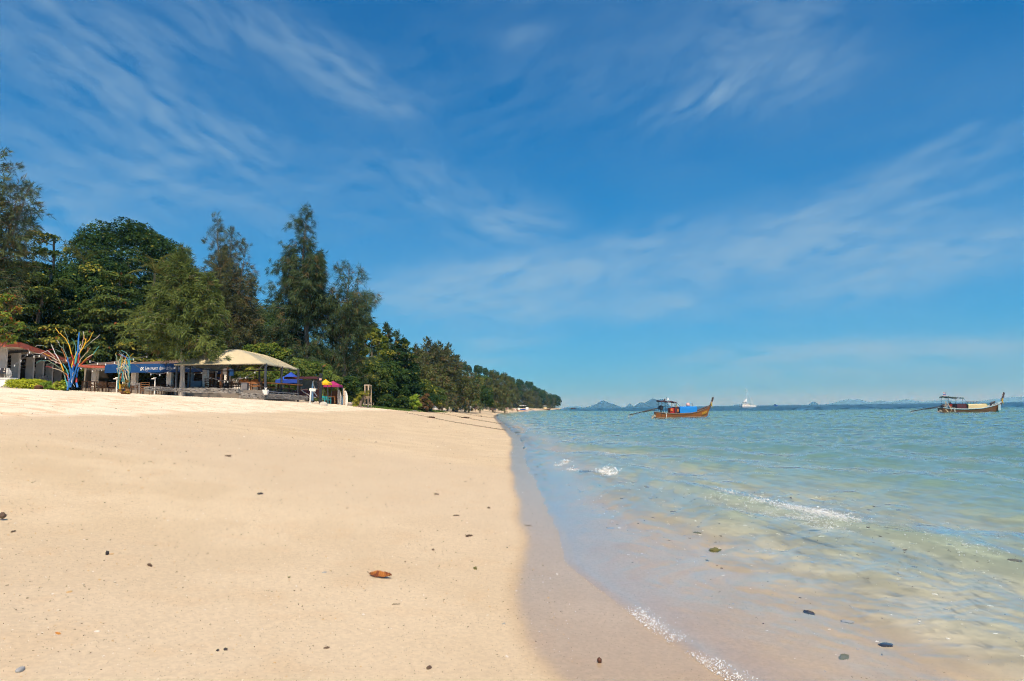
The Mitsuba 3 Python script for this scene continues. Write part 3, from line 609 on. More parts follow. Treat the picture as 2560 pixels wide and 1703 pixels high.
kind('ochre', casuarina(207, 10, 4.2, base=.05, leaders=4, strand=(.8, .17), prof=.4, cols=((.046, .055, .022), (.100, .102, .040)), brown=.08, up=.5, droop=.4, lead_h=(.6, .95), **FC))
kind('round', broadleaf(209, dome_pads(209, 10, 4.4, 40, .0, size=.3), 120, (.62, .42), DARK, .03, trunk=trunk_line(1, 7, r0=.25)))
kind('leafy', broadleaf(211, dome_pads(211, 10, 4.2, 36, .0, size=.3), 120, (.62, .42), ((.026, .050, .014), (.075, .100, .028)), .08, trunk=trunk_line(2, 7, r0=.25)))
kind('lofty', broadleaf(213, [(*q[:2], q[2] * .36 + 6.6, *q[3:]) for q in dome_pads(213, 9, 2.0, 16, .1, size=.4)], 130, (.6, .4), DARK, .02, trunk=trunk_line(3, 8.2, r0=.16)))
KINDS = {'spire': ('casuarina_tree', 'slender dark casuarina'), 'spiky': ('casuarina_tree', 'spiky brown casuarina'), 'olive': ('casuarina_tree', 'broad olive casuarina'), 'ochre': ('casuarina_tree', 'broad ochre brown casuarina'),
         'round': ('broadleaf_tree', 'dark round broadleaf tree'), 'leafy': ('broadleaf_tree', 'mid green broadleaf tree'), 'lofty': ('broadleaf_tree', 'tall bare-trunked tree')}
rf = np.random.default_rng(77)
def stand(k, p, h, label, group, wide=1.0):
    name = KINDS[k][0]; key = thing(name, label, 'tree', group); s = h / FAR[k]
    M = T().translate(list(map(float, p))).rotate([0, 0, 1], rf.uniform(0, 360)).scale([s * wide, s * wide, s])
    for w in ('trunk', 'crown'): scene[numbered(f'{key}__{w}')] = {'type': 'instance', 'to_world': M, 'g': {'type': 'ref', 'id': f'stock_{k}_{w}'}}
def stand_at(k, px, Y, top, label, group=None, wide=1.0):
    p = on(px, Y, -.1); p[2] = max(p[2], float(hill(np.array([p[0]]), np.array([p[1]]))[0]) if seg_dist(np.array([p[0]]), np.array([p[1]]), SHL)[0] > 60 else -9)
    stand(k, p, height_to(px, Y, top) - p[2], label, group, wide)
stand_at('spire', 965, 135, 802, 'slender dark casuarina spire, taller of the two above the yellow green tree', wide=1.0)
stand_at('spire', 997, 140, 818, 'slender dark casuarina spire, shorter of the two above the dark almond tree', wide=.85)
stand_at('spiky', 1045, 135, 855, 'thin brown spiky casuarina just right of the dark almond tree', wide=.9)
stand_at('ochre', 1062, 128, 878, 'broad ochre casuarina with rusty needles right of the dark almond tree', wide=.95)
stand_at('spiky', 1073, 140, 838, 'tallest of the spiky brown casuarinas along the middle of the beach', wide=1.1)
stand_at('spiky', 1098, 143, 848, 'spiky brown casuarina, middle of the three tall spiky tops', wide=1.0)
stand_at('spiky', 1117, 146, 852, 'spiky brown casuarina, right one of the three tall spiky tops', wide=1.0)
stand_at('olive', 1105, 132, 905, 'broad olive casuarina below the three spiky tops', wide=1.0)
stand_at('spire', 1133, 155, 884, 'small dark casuarina point on the slope right of the spiky tops', wide=1.2)
stand_at('olive', 1140, 150, 900, 'rounded olive casuarina leaning over white beach chairs', wide=1.1)
stand_at('olive', 1172, 160, 928, 'lower olive casuarina above the white beach umbrellas', wide=1.1)
stand_at('round', 1200, 185, 962, 'dark green round tree close behind the walkers on the far beach', wide=1.05)
stand_at('leafy', 1162, 170, 955, 'mid green tree behind the white beach chairs', wide=1.1)
stand_at('leafy', 1080, 118, 960, 'mid green tree at the right end of the grassy bank', wide=1.0)
stand_at('ochre', 1232, 235, 921, 'broad ochre casuarina, biggest crown below the hilltop trees', wide=1.05)
stand_at('ochre', 1262, 245, 928, 'ochre casuarina right of the biggest crown below the hilltop', wide=.9)
# woods of the slope and headland
def scatter(n, region, kinds, hgt, label, group, wide=(.9, 1.2), near=0):
    got, tries = [], 0
    while len(got) < n and tries < 4000:
        tries += 1; y = rf.uniform(*region[0]) if region[2] == 'y' else 1 / rf.uniform(1 / region[0][1], 1 / region[0][0]); u = rf.uniform(*region[1])
        i = np.argmin(np.abs(SHL[:, 1] - y)); e = SHL[min(i + 1, len(SHL) - 1)] - SHL[i - 1]; e /= np.linalg.norm(e); x, yy = SHL[i, 0] - e[1] * u, y + e[0] * u * 0
        hh = rf.uniform(*hgt)
        if any((x - a) ** 2 + (yy - b) ** 2 < (near * min(1, .0035 * y + .35)) ** 2 for a, b in got): continue
        got.append((x, yy)); z = float(hill(np.array([x]), np.array([yy]))[0]); k = kinds[rf.integers(len(kinds))]
        stand(k, (x, yy, z - .4), hh, f'{KINDS[k][1]} {label}', f'{KINDS[k][1]}s {group}', rf.uniform(*wide))
scatter(26, ((170, 270), (19, 32), 'y'), ['olive', 'round', 'ochre', 'leafy', 'olive'], (8, 13), 'in the front row of the woods halfway along the beach', 'halfway along the beach', near=5)
scatter(34, ((262, 470), (14, 34), 'y'), ['olive', 'ochre', 'olive', 'round', 'leafy'], (10, 16), 'in the front row of the woods beyond the walkers', 'beyond the walkers', near=8)
scatter(36, ((470, 880), (9, 32), 'y'), ['olive', 'olive', 'ochre', 'round'], (12, 19), 'in the woods of the far headland', 'on the far headland', near=11)
scatter(46, ((330, 860), (32, 130), 'y'), ['round', 'round', 'leafy'], (8, 12), 'on the upper slope of the far headland', 'on the upper slope of the headland', near=13)
scatter(34, ((105, 330), (40, 120), 'y'), ['round', 'leafy', 'olive', 'round'], (9, 15), 'on the wooded slope behind the first row', 'on the slope behind the beach', near=8)
scatter(26, ((82, 140), (60, 125), 'y'), ['round', 'leafy', 'round'], (10, 14), 'in the dark wood behind the buildings', 'in the wood behind the buildings', wide=(1.0, 1.3), near=7)
for i, (px, top) in enumerate([(1160, 906), (1172, 912), (1192, 908), (1199, 914), (1214, 904), (1229, 912), (1241, 914), (1254, 916), (1272, 925), (1280, 930), (1296, 935), (1303, 938), (1318, 948), (1326, 953), (1337, 964)]):
    p = at(px, top, 560 + 8 * i); g = float(hill(np.array([p[0]]), np.array([p[1]]))[0]); h = float(np.clip(p[2] - g + .4, 14, 24))
    stand('lofty', (p[0], p[1], p[2] - h if h == 14 else g - .4), h, 'tall tree standing out on the skyline of the headland ridge', 'skyline trees of the headland', 11 / h)
# ------------------------------------------------------------------ paints and stuffs
pbr('white_paint', (.78, .77, .74), .55); pbr('grey_paint', proc(lambda p, n, uv: mix((.40, .39, .37), (.52, .51, .49), fbm(p.x * 3, p.y * 3, p.z * 3, 3))), .7)
pbr('red_paint', proc(lambda p, n, uv: mix((.44, .095, .065), (.55, .155, .105), fbm(p.x * 2, p.y * 2, p.z * 4, 3))), .5)
diffuse('roof_tile', proc(lambda p, n, uv: mix((.15, .10, .085), (.235, .165, .14), fbm(p.x * 4, p.y * 4, p.z * 9, 3)) * (.8 + .2 * smoothstep(.05, .2, abs((p.z * 6) - dr.floor(p.z * 6) - .5)))))
diffuse('soffit', (.52, .45, .36)); diffuse('dark_wood', proc(lambda p, n, uv: mix((.045, .028, .02), (.11, .065, .045), fbm(p.x * 7, p.y * 7, p.z * 2, 3))))
diffuse('brown_wood', proc(lambda p, n, uv: mix((.13, .065, .035), (.25, .13, .07), fbm(p.x * 9, p.y * 9, p.z * 2, 3)))); diffuse('orange_wood', proc(lambda p, n, uv: mix((.26, .11, .045), (.42, .20, .09), fbm(p.x * 6, p.y * 6, p.z * 3, 3))))
diffuse('pale_wood', proc(lambda p, n, uv: mix((.48, .36, .25), (.66, .53, .40), fbm(p.x * 8, p.y * 8, p.z * 2, 3)))); diffuse('grey_wood', (.22, .21, .22))
pbr('black_metal', (.025, .027, .032), .45); pbr('slate_metal', (.045, .052, .07), .45); pbr('steel', (.35, .36, .38), .35, .6)
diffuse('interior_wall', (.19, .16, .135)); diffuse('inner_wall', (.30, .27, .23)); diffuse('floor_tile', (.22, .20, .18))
pbr('sign_blue', proc(lambda p, n, uv: mix((.012, .062, .21), (.016, .078, .25), fbm(p.x * .6, p.y * .6, p.z * 2, 3))), .45)
pbr('pale_blue', (.10, .19, .30), .5); pbr('print_white', (.82, .83, .85), .6)
canvas = lambda a, b: proc(lambda p, n, uv: mix(a, b, fbm(p.x * .9, p.y * .9, p.z * 1.6, 4)) * (.96 + .08 * noise(p.x * 40, p.y * 40, p.z * 40)))
diffuse('cream_canvas', canvas((.50, .435, .29), (.60, .53, .37))); diffuse('olive_shaded_canvas', canvas((.35, .335, .25), (.44, .42, .32)))  # vault cloth coloured greyer partly for the weaker sun on that slope
stone_c = proc(lambda p, n, uv: mix((.15, .142, .135), (.40, .38, .355), fbm(p.x * 5, p.y * 5, p.z * 9, 3)))
diffuse('grey_stone', stone_c); diffuse('pale_stone', proc(lambda p, n, uv: mix((.40, .38, .34), (.60, .57, .51), fbm(p.x * 4, p.y * 4, p.z * 4, 3))))
pbr('glaze', proc(lambda p, n, uv: mix((.035, .028, .026), (.55, .53, .50), smoothstep(.54, .64, fbm(dr.atan2(p.y - 45.55, p.x + 33.82) * 4.0, p.z * .6, 3., 4)))), .22, spec=.6)
for k_, c_ in dict(blue=(.02, .15, .46), teal=(.06, .30, .32), yellow=(.72, .42, .03), red=(.42, .03, .03), beige=(.60, .50, .36), orange=(.55, .18, .04), white=(.66, .66, .64), sage=(.20, .30, .22), magenta=(.34, .03, .14), canary=(.85, .50, .02), turquoise=(.03, .32, .36), navy=(.02, .06, .30), royal=(.025, .075, .42), green=(.04, .22, .10), maroon=(.085, .03, .04), pink=(.62, .38, .36), cream=(.70, .58, .38), tarp=(.01, .22, .62), skin=(.38, .22, .14), tanned=(.22, .12, .08), black=(.02, .02, .022), olive=(.12, .12, .05), gold=(.60, .38, .04), charcoal=(.06, .06, .07)).items():
    pbr('c_' + k_, c_, .55, spec=.3)
pbr('bulb_glass', (.75, .75, .72), .15, spec=.5)

# ------------------------------------------------------------------ red roofed restaurant, left edge
E0 = np.array([at(49, 861, 49)[0], 49.0]); DL = np.array([-.389, .921]); BL = np.array([-.921, -.389])
FZ, EZ = 4.15, 6.5
def L2(t, b, z): q = E0 + DL * t + BL * b; return np.array([q[0], q[1], z])
def lbox(t0, t1, b0, b1, z0, z1):
    v = np.array([L2(t, b, z) for t in (t0, t1) for b in (b0, b1) for z in (z0, z1)]); return trimesh.convex.convex_hull(v)
R1 = thing('restaurant_building', 'open sided restaurant with red fascia, hipped brown roof and grey columns at the left edge', 'building')
part(R1, 'floor', lbox(-.2, 24, .5, 14, 2.6, FZ), 'floor_tile')
for i, t in enumerate((1.5, 5.1, 9.4, 12.8, 16.4, 20.0)): part(R1, 'column', lbox(t, t + .52, 1.15, 1.67, FZ, EZ + .1), 'grey_paint')
for b in (4.6, 8.2): part(R1, 'column', lbox(1.0, 1.5, b, b + .52, FZ, EZ + .1), 'grey_paint')
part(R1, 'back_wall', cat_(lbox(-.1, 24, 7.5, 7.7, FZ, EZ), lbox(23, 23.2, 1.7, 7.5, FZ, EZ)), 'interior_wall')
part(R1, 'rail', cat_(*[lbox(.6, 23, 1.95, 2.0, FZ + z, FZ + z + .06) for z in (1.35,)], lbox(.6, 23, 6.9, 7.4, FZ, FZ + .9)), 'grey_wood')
part(R1, 'soffit', lbox(.12, 24, .12, 14, EZ + .06, EZ + .1), 'soffit')
for t in (3.1, 7.0, 10.9, 14.8, 18.7): part(R1, 'beam', beam(L2(t, .15, EZ - .04), L2(t, 5, EZ - .45), .14, .2), 'black_metal')
part(R1, 'fascia', lbox(-.0, 24.1, -.05, .06, EZ, EZ + .34), 'red_paint', label='long red fascia in shade running away from the viewer')
part(R1, 'fascia', lbox(-.05, .06, .07, 14.1, EZ, EZ + .34), 'red_paint', label='bright sunlit red fascia at the near end')
rv = [L2(-.1, -.1, EZ + .35), L2(24.2, -.1, EZ + .35), L2(24.2, 14.1, EZ + .35), L2(-.1, 14.1, EZ + .35), L2(7, 7, EZ + 1.85), L2(17, 7, EZ + 1.85)]
part(R1, 'roof', trimesh.Trimesh(np.array(rv), [[0, 1, 5], [0, 5, 4], [1, 2, 5], [2, 3, 4], [2, 4, 5], [3, 0, 4]], process=False), 'roof_tile')
for i, t in enumerate((3.3, 8.2, 14.6)): 
    part(R1, 'wall_lamp', cat_(cbox(L2(t, 2.2, EZ - .75), (.16, .16, .26)), bar(L2(t, 2.2, EZ - .6), L2(t, 2.2, EZ + .06), .012, 4)), 'bulb_glass')
def chair(name, p, rz, w=.55, h=.95, d=.5, mat='dark_wood', label='', cat='chair', group=None, slats=4, seat=.44):
    key = thing(name, label, cat, group); M = T().translate([float(v) for v in p]).rotate([0, 0, 1], math.degrees(rz))
    part(key, 'seat', box(-w / 2, w / 2, -d / 2, d / 2, seat - .05, seat), mat, to_world=M)
    for sx in (-1, 1):
        part(key, 'leg', beam((sx * (w / 2 - .03), -d / 2 + .03, 0), (sx * (w / 2 - .03), -d / 2 + .03, seat + .2), .05), mat, to_world=M)
        part(key, 'leg', beam((sx * (w / 2 - .03), d / 2 - .03, 0), (sx * (w / 2 - .03), d / 2 + .05, h), .05), mat, to_world=M)
        part(key, 'armrest', box(sx * w / 2 - .04, sx * w / 2 + .04, -d / 2, d / 2, seat + .2, seat + .24), mat, to_world=M)
    sl = [box(-w / 2 + .02, w / 2 - .02, d / 2 + .0, d / 2 + .03, z, z + .075) for z in np.linspace(seat + .1, h - .08, slats)]
    part(key, 'backrest', cat_(*sl), mat, to_world=M)
    return key
def table(name, p, rz, w=1.2, d=.7, h=.74, mat='dark_wood', label='', group=None):
    key = thing(name, label, 'table', group); M = T().translate([float(v) for v in p]).rotate([0, 0, 1], math.degrees(rz))
    part(key, 'tabletop', box(-w / 2, w / 2, -d / 2, d / 2, h - .05, h), mat, to_world=M)
    for sx in (-1, 1):
        for sy in (-1, 1): part(key, 'leg', box(sx * (w / 2 - .06) - .03, sx * (w / 2 - .06) + .03, sy * (d / 2 - .06) - .03, sy * (d / 2 - .06) + .03, 0, h - .05), mat, to_world=M)
    return key
for i, t in enumerate((3.2, 7.0, 7.9, 11.0)): chair('chair', L2(t, 2.9, FZ), -1.2, mat='grey_wood', label='grey chair between the columns of the red roofed restaurant', group='chairs inside the red roofed restaurant')
# low wall, urn, hedge and bits in front
w0 = on(5, 45.4); WT = at(5, 945, 45.4)[2]
lw = thing('garden_wall', 'low white wall carrying the big glazed urn at the left edge', 'wall')
part(lw, 'coping', box(w0[0] - 2.5, w0[0] + .66, 45.15, 45.95, WT - .07, WT), 'white_paint'); part(lw, 'wall', box(w0[0] - 2.46, w0[0] + .62, 45.2, 45.9, w0[2] - .3, WT - .07), 'white_paint')
st = thing('stone_block', 'dark grey stone block at the foot of the low white wall', 'stone')
scene[st] = mikit.ply(blob(.36, 2, .15, 1.2, 3, (1.1, .5, .42)), 'grey_stone', 40, to_world=T().translate((on(16, 44.2) + [0, 0, .05]).tolist()))
uz = np.linspace(0, 1, 15); ur = np.array([.24, .31, .36, .385, .40, .405, .405, .40, .39, .37, .34, .30, .27, .28, .25])
um = trimesh.creation.revolve(np.column_stack([np.append(ur, .2), np.append(uz * .66, .6)]), sections=32); up_ = at(12.5, 945, 45.55)
solo('urn', um, 'glaze', 'big round glazed urn with pale streaks, on the low white wall', 'urn', smooth=50, to_world=T().translate([up_[0], 45.55, WT]))
hp = on(66, 43.6); hr = np.random.default_rng(5)
pads = [(x, y, z, .34, .34, .26) for x in np.linspace(-.82, .82, 6) for y in (-.22, .22) for z in (.18, .36)]
_, hcm, hcc = broadleaf(5, pads, 330, (.09, .06), ((.13, .16, .012), (.34, .34, .03)), .15, ((.40, .38, .05), (.50, .44, .06)))
hk = thing('hedge', 'clipped yellow green hedge in front of the red roofed restaurant', 'hedge'); HM = T().translate(hp.tolist()).scale([1.0, 1, 1.0])
part(hk, 'foliage', hcm, 'leaf', color=hcc, to_world=HM); part(hk, 'stem', cat_(*[bar((x, 0, -.1), (x + .05, .05, .4), .02, 5) for x in np.linspace(-.8, .8, 7)]), 'bark', to_world=HM)
bp = on(96.5, 42.6); bk = thing('planter_box', 'small dark brown wooden box in front of the hedge', 'planter'); bm_ = T().translate(bp.tolist())
part(bk, 'box', box(-.17, .17, -.15, .15, 0, .2), 'dark_wood', to_world=bm_); part(bk, 'lid', trimesh.convex.convex_hull(np.array([[sx * .19, sy * .17, .2] for sx in (-1, 1) for sy in (-1, 1)] + [[0, -.17, .3], [0, .17, .3]])), 'brown_wood', to_world=bm_)
shrub(116, 43.4, 955, .42, 131, 'low green plant between the hedge and the folded brown parasol', cols=((.08, .14, .02), (.16, .22, .04)), n=8, per=110, leaf=(.12, .07), name='plant', cat='plant')
shrub(152, 43.3, 952, .36, 133, 'yellow green leafy plant left of the big blue painted branches', cols=((.12, .18, .02), (.30, .32, .05)), n=9, per=110, yellow=.2, leaf=(.16, .10), name='plant', cat='plant')
fp = on(134, 43.5); fk = thing('parasol', 'folded brown pink parasol standing on the sand left of the big painted branches', 'parasol')
z_ = np.linspace(0, 1, 9); an = np.linspace(0, 2 * np.pi, 25)
FP = np.array([[[(.03 + .155 * (1 - z) ** .8) * (1 + .2 * math.cos(8 * a)) * math.cos(a), (.03 + .155 * (1 - z) ** .8) * (1 + .2 * math.cos(8 * a)) * math.sin(a), .02 + .5 * z] for a in an] for z in z_])
diffuse('parasol_cloth', canvas((.24, .13, .11), (.40, .25, .21))); part(fk, 'canopy', grid_mesh(FP), 'parasol_cloth', 40, to_world=T().translate(fp.tolist())); part(fk, 'pole', bar((0, 0, -.1), (0, 0, .56), .015), 'dark_wood', to_world=T().translate(fp.tolist()))
tp = on(107, 46.5); solo('barrel', trimesh.creation.revolve(np.array([(0, 0), (.22, 0), (.27, .2), (.28, .35), (.25, .5), (0, .5)]), sections=20), 'black_metal', 'round black barrel behind the right end of the hedge', 'barrel', smooth=40, to_world=T().translate([tp[0], tp[1], at(107, 959, 46.5)[2]]))

# ------------------------------------------------------------------ painted dead trees
def strand_tree(name, label, Y, zoom, origin, lines, seed, base):
    key = thing(name, label, 'painted tree'); r = np.random.default_rng(seed)
    for rad, cols, pts in lines:
        pts = np.array(pts, float); px = origin[0] + pts[:, 0] / zoom; py = origin[1] + pts[:, 1] / zoom
        hgt = np.clip((base - py) / 130, 0, 1); ph = r.uniform(-1, 1); dep = Y + hgt * ph * 1.1
        P = np.array([at(x, y, d) for x, y, d in zip(px, py, dep)])
        t = np.linspace(0, 1, len(P)); tt = np.linspace(0, 1, 4 * len(P) - 3); Q = np.column_stack([np.interp(tt, t, P[:, k]) for k in range(3)]) + r.normal(0, .008, (len(tt), 3)); R = np.linspace(rad, rad * .5, len(tt))
        if P[0, 2] < zg(P[0, 0], P[0, 1]) + .25: Q[0, 2] -= .2
        n = len(cols); cut = [int(round(q)) for q in np.linspace(0, len(Q) - 1, n + 1)]
        for i, c in enumerate(cols):
            if cut[i + 1] > cut[i]: part(key, 'branch' if rad < .05 else 'trunk', tube(Q[cut[i]:cut[i + 1] + 1], R[cut[i]:cut[i + 1] + 1], 6), 'c_' + c, 50)
    return key
LN1 = [(.065, ['blue', 'blue', 'blue'], [(1640, 1395), (1640, 1270), (1680, 1150), (1660, 1000), (1640, 930), (1610, 800), (1590, 680)]),
       (.075, ['blue', 'blue', 'teal', 'blue', 'blue'], [(1650, 1390), (1690, 1200), (1720, 950), (1790, 760), (1830, 560), (1850, 300), (1868, 105)]),
       (.060, ['blue', 'red', 'blue', 'blue'], [(1828, 1398), (1800, 1290), (1800, 1180), (1830, 1020), (1870, 930)]),
       (.052, ['blue', 'blue', 'red', 'yellow', 'yellow'], [(1680, 1330), (1740, 1150), (1780, 1000), (1840, 860), (1850, 740), (1870, 600), (1930, 500), (1990, 400), (2040, 250)]),
       (.050, ['blue', 'teal'], [(1600, 1395), (1625, 1240), (1600, 1080), (1570, 980), (1480, 850)]),
       (.035, ['yellow', 'yellow'], [(1690, 930), (1710, 820), (1760, 680), (1810, 550)]),
       (.036, ['red', 'yellow', 'yellow', 'yellow'], [(1750, 900), (1725, 740), (1675, 590), (1640, 430), (1600, 350), (1540, 250), (1400, 120), (1300, 0)]),
       (.034, ['orange', 'yellow', 'beige', 'teal'], [(1870, 900), (1960, 790), (2050, 700), (2200, 620), (2330, 430)]), (.020, ['red', 'red'], [(1900, 870), (1990, 800), (2070, 740), (2160, 670)]),
       (.020, ['beige', 'beige'], [(1850, 870), (1900, 740), (1990, 640), (2060, 560), (2135, 470)]), (.015, ['orange'], [(2050, 570), (2070, 500), (2080, 450)]),
       (.022, ['white', 'pink', 'white'], [(1870, 640), (1910, 480), (1950, 340), (1985, 180), (1960, 80)]), (.028, ['yellow', 'yellow'], [(1990, 400), (2050, 330), (2110, 280), (2150, 180), (2205, 85)]), (.02, ['yellow'], [(2030, 300), (1990, 240), (1975, 150)]),
       (.018, ['sage', 'white'], [(1980, 490), (2060, 410), (2200, 290), (2357, 165)]), (.034, ['yellow', 'beige', 'white', 'white'], [(1500, 1010), (1450, 880), (1400, 760), (1350, 680), (1300, 600), (1215, 390)]),
       (.040, ['teal', 'sage', 'orange'], [(1590, 1390), (1540, 1180), (1500, 1050), (1490, 980)]), (.024, ['orange', 'beige', 'yellow'], [(1480, 930), (1380, 790), (1280, 720), (1140, 650), (1040, 600)]),
       (.026, ['orange', 'beige', 'beige', 'red'], [(1600, 1130), (1540, 1070), (1420, 1000), (1320, 970), (1200, 930), (1075, 905)]), (.02, ['sage', 'sage', 'teal'], [(1440, 970), (1330, 890), (1240, 830), (1120, 770), (980, 760), (850, 830)]), (.014, ['sage'], [(1240, 830), (1180, 830), (1100, 870)]),
       (.02, ['pink', 'beige', 'orange'], [(1420, 850), (1230, 770), (1150, 700)]), (.018, ['beige', 'white', 'white'], [(1290, 690), (1190, 590), (1130, 530), (960, 600), (835, 603)]), (.018, ['red'], [(1130, 530), (1190, 505), (1255, 500)]),
       (.022, ['sage', 'sage', 'white'], [(1580, 690), (1490, 480), (1400, 420), (1385, 340), (1335, 285)]), (.024, ['orange', 'orange'], [(1550, 800), (1540, 700), (1490, 560), (1445, 490)]), (.016, ['sage'], [(1490, 480), (1490, 420), (1500, 370)]),
       (.017, ['teal', 'sage', 'sage'], [(1650, 500), (1610, 300), (1560, 160), (1512, 0)]), (.016, ['teal', 'teal'], [(1775, 650), (1785, 430), (1740, 310), (1690, 240)]), (.014, ['sage', 'sage'], [(1470, 580), (1400, 560), (1290, 490)]), (.014, ['sage', 'white'], [(1100, 460), (1020, 420), (920, 405), (830, 440)]),
       (.02, ['white', 'blue'], [(1900, 380), (1865, 440), (1870, 560), (1880, 700)]), (.02, ['white', 'white'], [(1690, 1300), (1700, 1120), (1740, 1040)]), (.016, ['white', 'pink', 'white'], [(1580, 1100), (1610, 1200), (1700, 1270), (1760, 1390)]), (.016, ['white'], [(1590, 1275), (1690, 1270)]), (.016, ['red', 'beige'], [(1570, 1100), (1610, 1280), (1600, 1390)])]
YT = 43.0
strand_tree('painted_tree', 'big dead tree painted blue, red, yellow and white, standing on the sand', YT, 9.43, (0, 820), LN1, 3, 968)
r_ = np.random.default_rng(8); LN2 = []
for i in range(26):
    b = r_.choice([297, 300, 309, 316, 321, 324]); k = r_.uniform(.35, 1); top = r_.uniform(876, 905) if k > .6 else r_.uniform(905, 935); dx = r_.normal(0, 7); end = b + dx + r_.normal(3, 9)
    y0 = 972 if i < 9 else r_.uniform(915, 955); b = b + (0 if i < 9 else r_.normal(0, 3))
    cs = [r_.choice(['yellow', 'beige', 'teal', 'sage', 'beige', 'cream', 'red'], p=[.22, .2, .2, .18, .1, .06, .04]) for _ in range(3)]
    if i == 0: cs = ['yellow', 'teal', 'blue']
    if i == 1: cs = ['yellow', 'red', 'beige']
    LN2.append((.042 if i < 5 else r_.uniform(.016, .028), cs, [(b, y0), (b + r_.normal(0, 2), y0 - (y0 - top) * .3), (b + dx * .6 + r_.normal(0, 2), y0 - (y0 - top) * .6), (b + dx + r_.normal(0, 2), y0 - (y0 - top) * .88), (min(end, 345), top)]))
strand_tree('painted_tree', 'smaller bunch of dead branches painted yellow, teal and cream, in front of the mart', 41.5, 1.0, (0, 0), LN2, 5, 972)
sp_ = on(314, 41.3); solo('tree_stump', blob(.3, 3, .25, 1.6, 6, (1.0, .8, .75)), 'brown_wood', 'brown leafy stump at the foot of the smaller painted branches', 'stump', smooth=40, to_world=T().translate((sp_ + [0, 0, .1]).tolist()))
shrub(311, 41.2, 950, .26, 135, 'dry orange leaved plant at the foot of the smaller painted branches', cols=((.12, .08, .02), (.26, .16, .04)), n=6, per=70, leaf=(.13, .06), name='plant', cat='plant', red=.2)

# ------------------------------------------------------------------ the mart
MY = 66.0; MZ = at(300, 969, MY)[2]
def mx(px, Y=MY): return at(px, 940, Y)[0]
MEZ = at(240, 921, MY)[2]; MTZ = at(300, 909, MY)[2]
mt = thing('mart_building', 'long low beach mart with reddish roof edge and white columns under a blue sign', 'building')
part(mt, 'floor', box(mx(196), mx(506), MY + .6, MY + 9, MZ - 2.2, MZ), 'floor_tile')
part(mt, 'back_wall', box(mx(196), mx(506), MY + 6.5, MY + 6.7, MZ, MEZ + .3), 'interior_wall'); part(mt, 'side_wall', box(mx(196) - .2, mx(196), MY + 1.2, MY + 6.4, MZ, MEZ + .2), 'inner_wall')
for px in (221.5, 322, 411.5, 502): part(mt, 'column', box(mx(px) - .24, mx(px) + .24, MY + .8, MY + 1.28, MZ, MEZ + .05), 'white_paint')
part(mt, 'ceiling', box(mx(198), mx(506), MY + .1, MY + 6.4, MEZ + .06, MEZ + .12), 'soffit')
part(mt, 'eave', cat_(*[beam((mx(196 + 17 * k), MY - .1, MEZ + .25 - .12 * math.sin(min(1, k / 4) * 1.6)), (mx(196 + 17 * (k + 1)) + .02, MY - .1, MEZ + .25 - .12 * math.sin(min(1, (k + 1) / 4) * 1.6)), .1, .22) for k in range(18)]), 'red_paint', label='pinkish red roof edge sagging at its left end')
part(mt, 'string_course', box(mx(230), mx(262), MY + .3, MY + .36, MEZ - .18, MEZ + .04), 'white_paint')
part(mt, 'roof', trimesh.Trimesh(np.array([(mx(196), MY - .15, MEZ + .30), (mx(506), MY - .15, MEZ + .34), (mx(506), MY + 8, MTZ + 1.0), (mx(205), MY + 8, MTZ + 1.0)]), [[0, 1, 2], [0, 2, 3]], process=False), 'roof_tile')
part(mt, 'shelf', cat_(*[box(mx(330), mx(500), MY + 5.4, MY + 6.2, MZ + z, MZ + z + .05) for z in (.5, 1.0, 1.5)]), 'dark_wood')
part(mt, 'shelf_light_strip', box(mx(335), mx(452), MY + 5.3, MY + 5.36, MZ + 1.62, MZ + 1.66), 'orange_wood')
part(mt, 'panel', box(mx(457), mx(471), MY + 1.0, MY + 1.1, MZ, MEZ - .3), 'pale_blue', label='blue grey wall panel under the right half of the sign')
cv_ = [(.5 * math.cos(a), .5 * math.sin(a)) for a in np.linspace(0, np.pi, 14)]
part(mt, 'counter', cat_(box(mx(472), mx(497), MY + .5, MY + 1.0, MZ, MZ + .55)), 'pale_blue', label='blue grey rounded counter')
part(mt, 'poster', box(mx(498.4), mx(504), MY + .70, MY + .72, MZ + .2, MZ + 1.0), 'print_white')
# the sign
sk = thing('shop_sign', 'long blue shop sign with white lettering along the front of the mart', 'sign'); SX0, SX1 = mx(262, 65.6), mx(506, 65.6); SZ0, SZ1 = at(300, 932.5, 65.6)[2], at(300, 912, 65.6)[2]
part(sk, 'board', box(SX0, SX1, 65.55, 65.62, SZ0, SZ1 + .05), 'sign_blue')
def letters(txt, px, w, cap, zc=.5, bold=True, shear=.18):
    m = meshkit.text_mesh(txt, cap, .012, False); b = m.bounds; s = w / (b[1][0] - b[0][0]); v = m.vertices.copy()
    x = (v[:, 0] - b[0][0]) * s + shear * v[:, 1]; m.vertices = np.column_stack([mx(px, 65.5) + x, 65.545 - v[:, 2], SZ0 + (SZ1 - SZ0) * zc - cap * .5 + v[:, 1]]); return m
PW = 65.5 / FOC
for txt, px, w, cap in (('le', 361.5, 9, .34), ('mart', 372.5, 20, .27), ('Open', 396, 15, .27), ('daily', 413.5, 15, .27), ('09:00am', 431, 22, .25), ('-', 455, 3, .25), ('09:00pm', 460, 25.5, .25)):
    part(sk, 'lettering', letters(txt, px, w * PW, cap), 'print_white')
for k in range(2):
    x0 = mx(349.5 + 4.6 * k, 65.5); zc = (SZ0 + SZ1) / 2 - .02
    part(sk, 'chevron', cat_(beam((x0 + .17, 65.535, zc + .15), (x0, 65.535, zc), .02, .07), beam((x0, 65.535, zc), (x0 + .17, 65.535, zc - .15), .02, .07)), 'print_white')
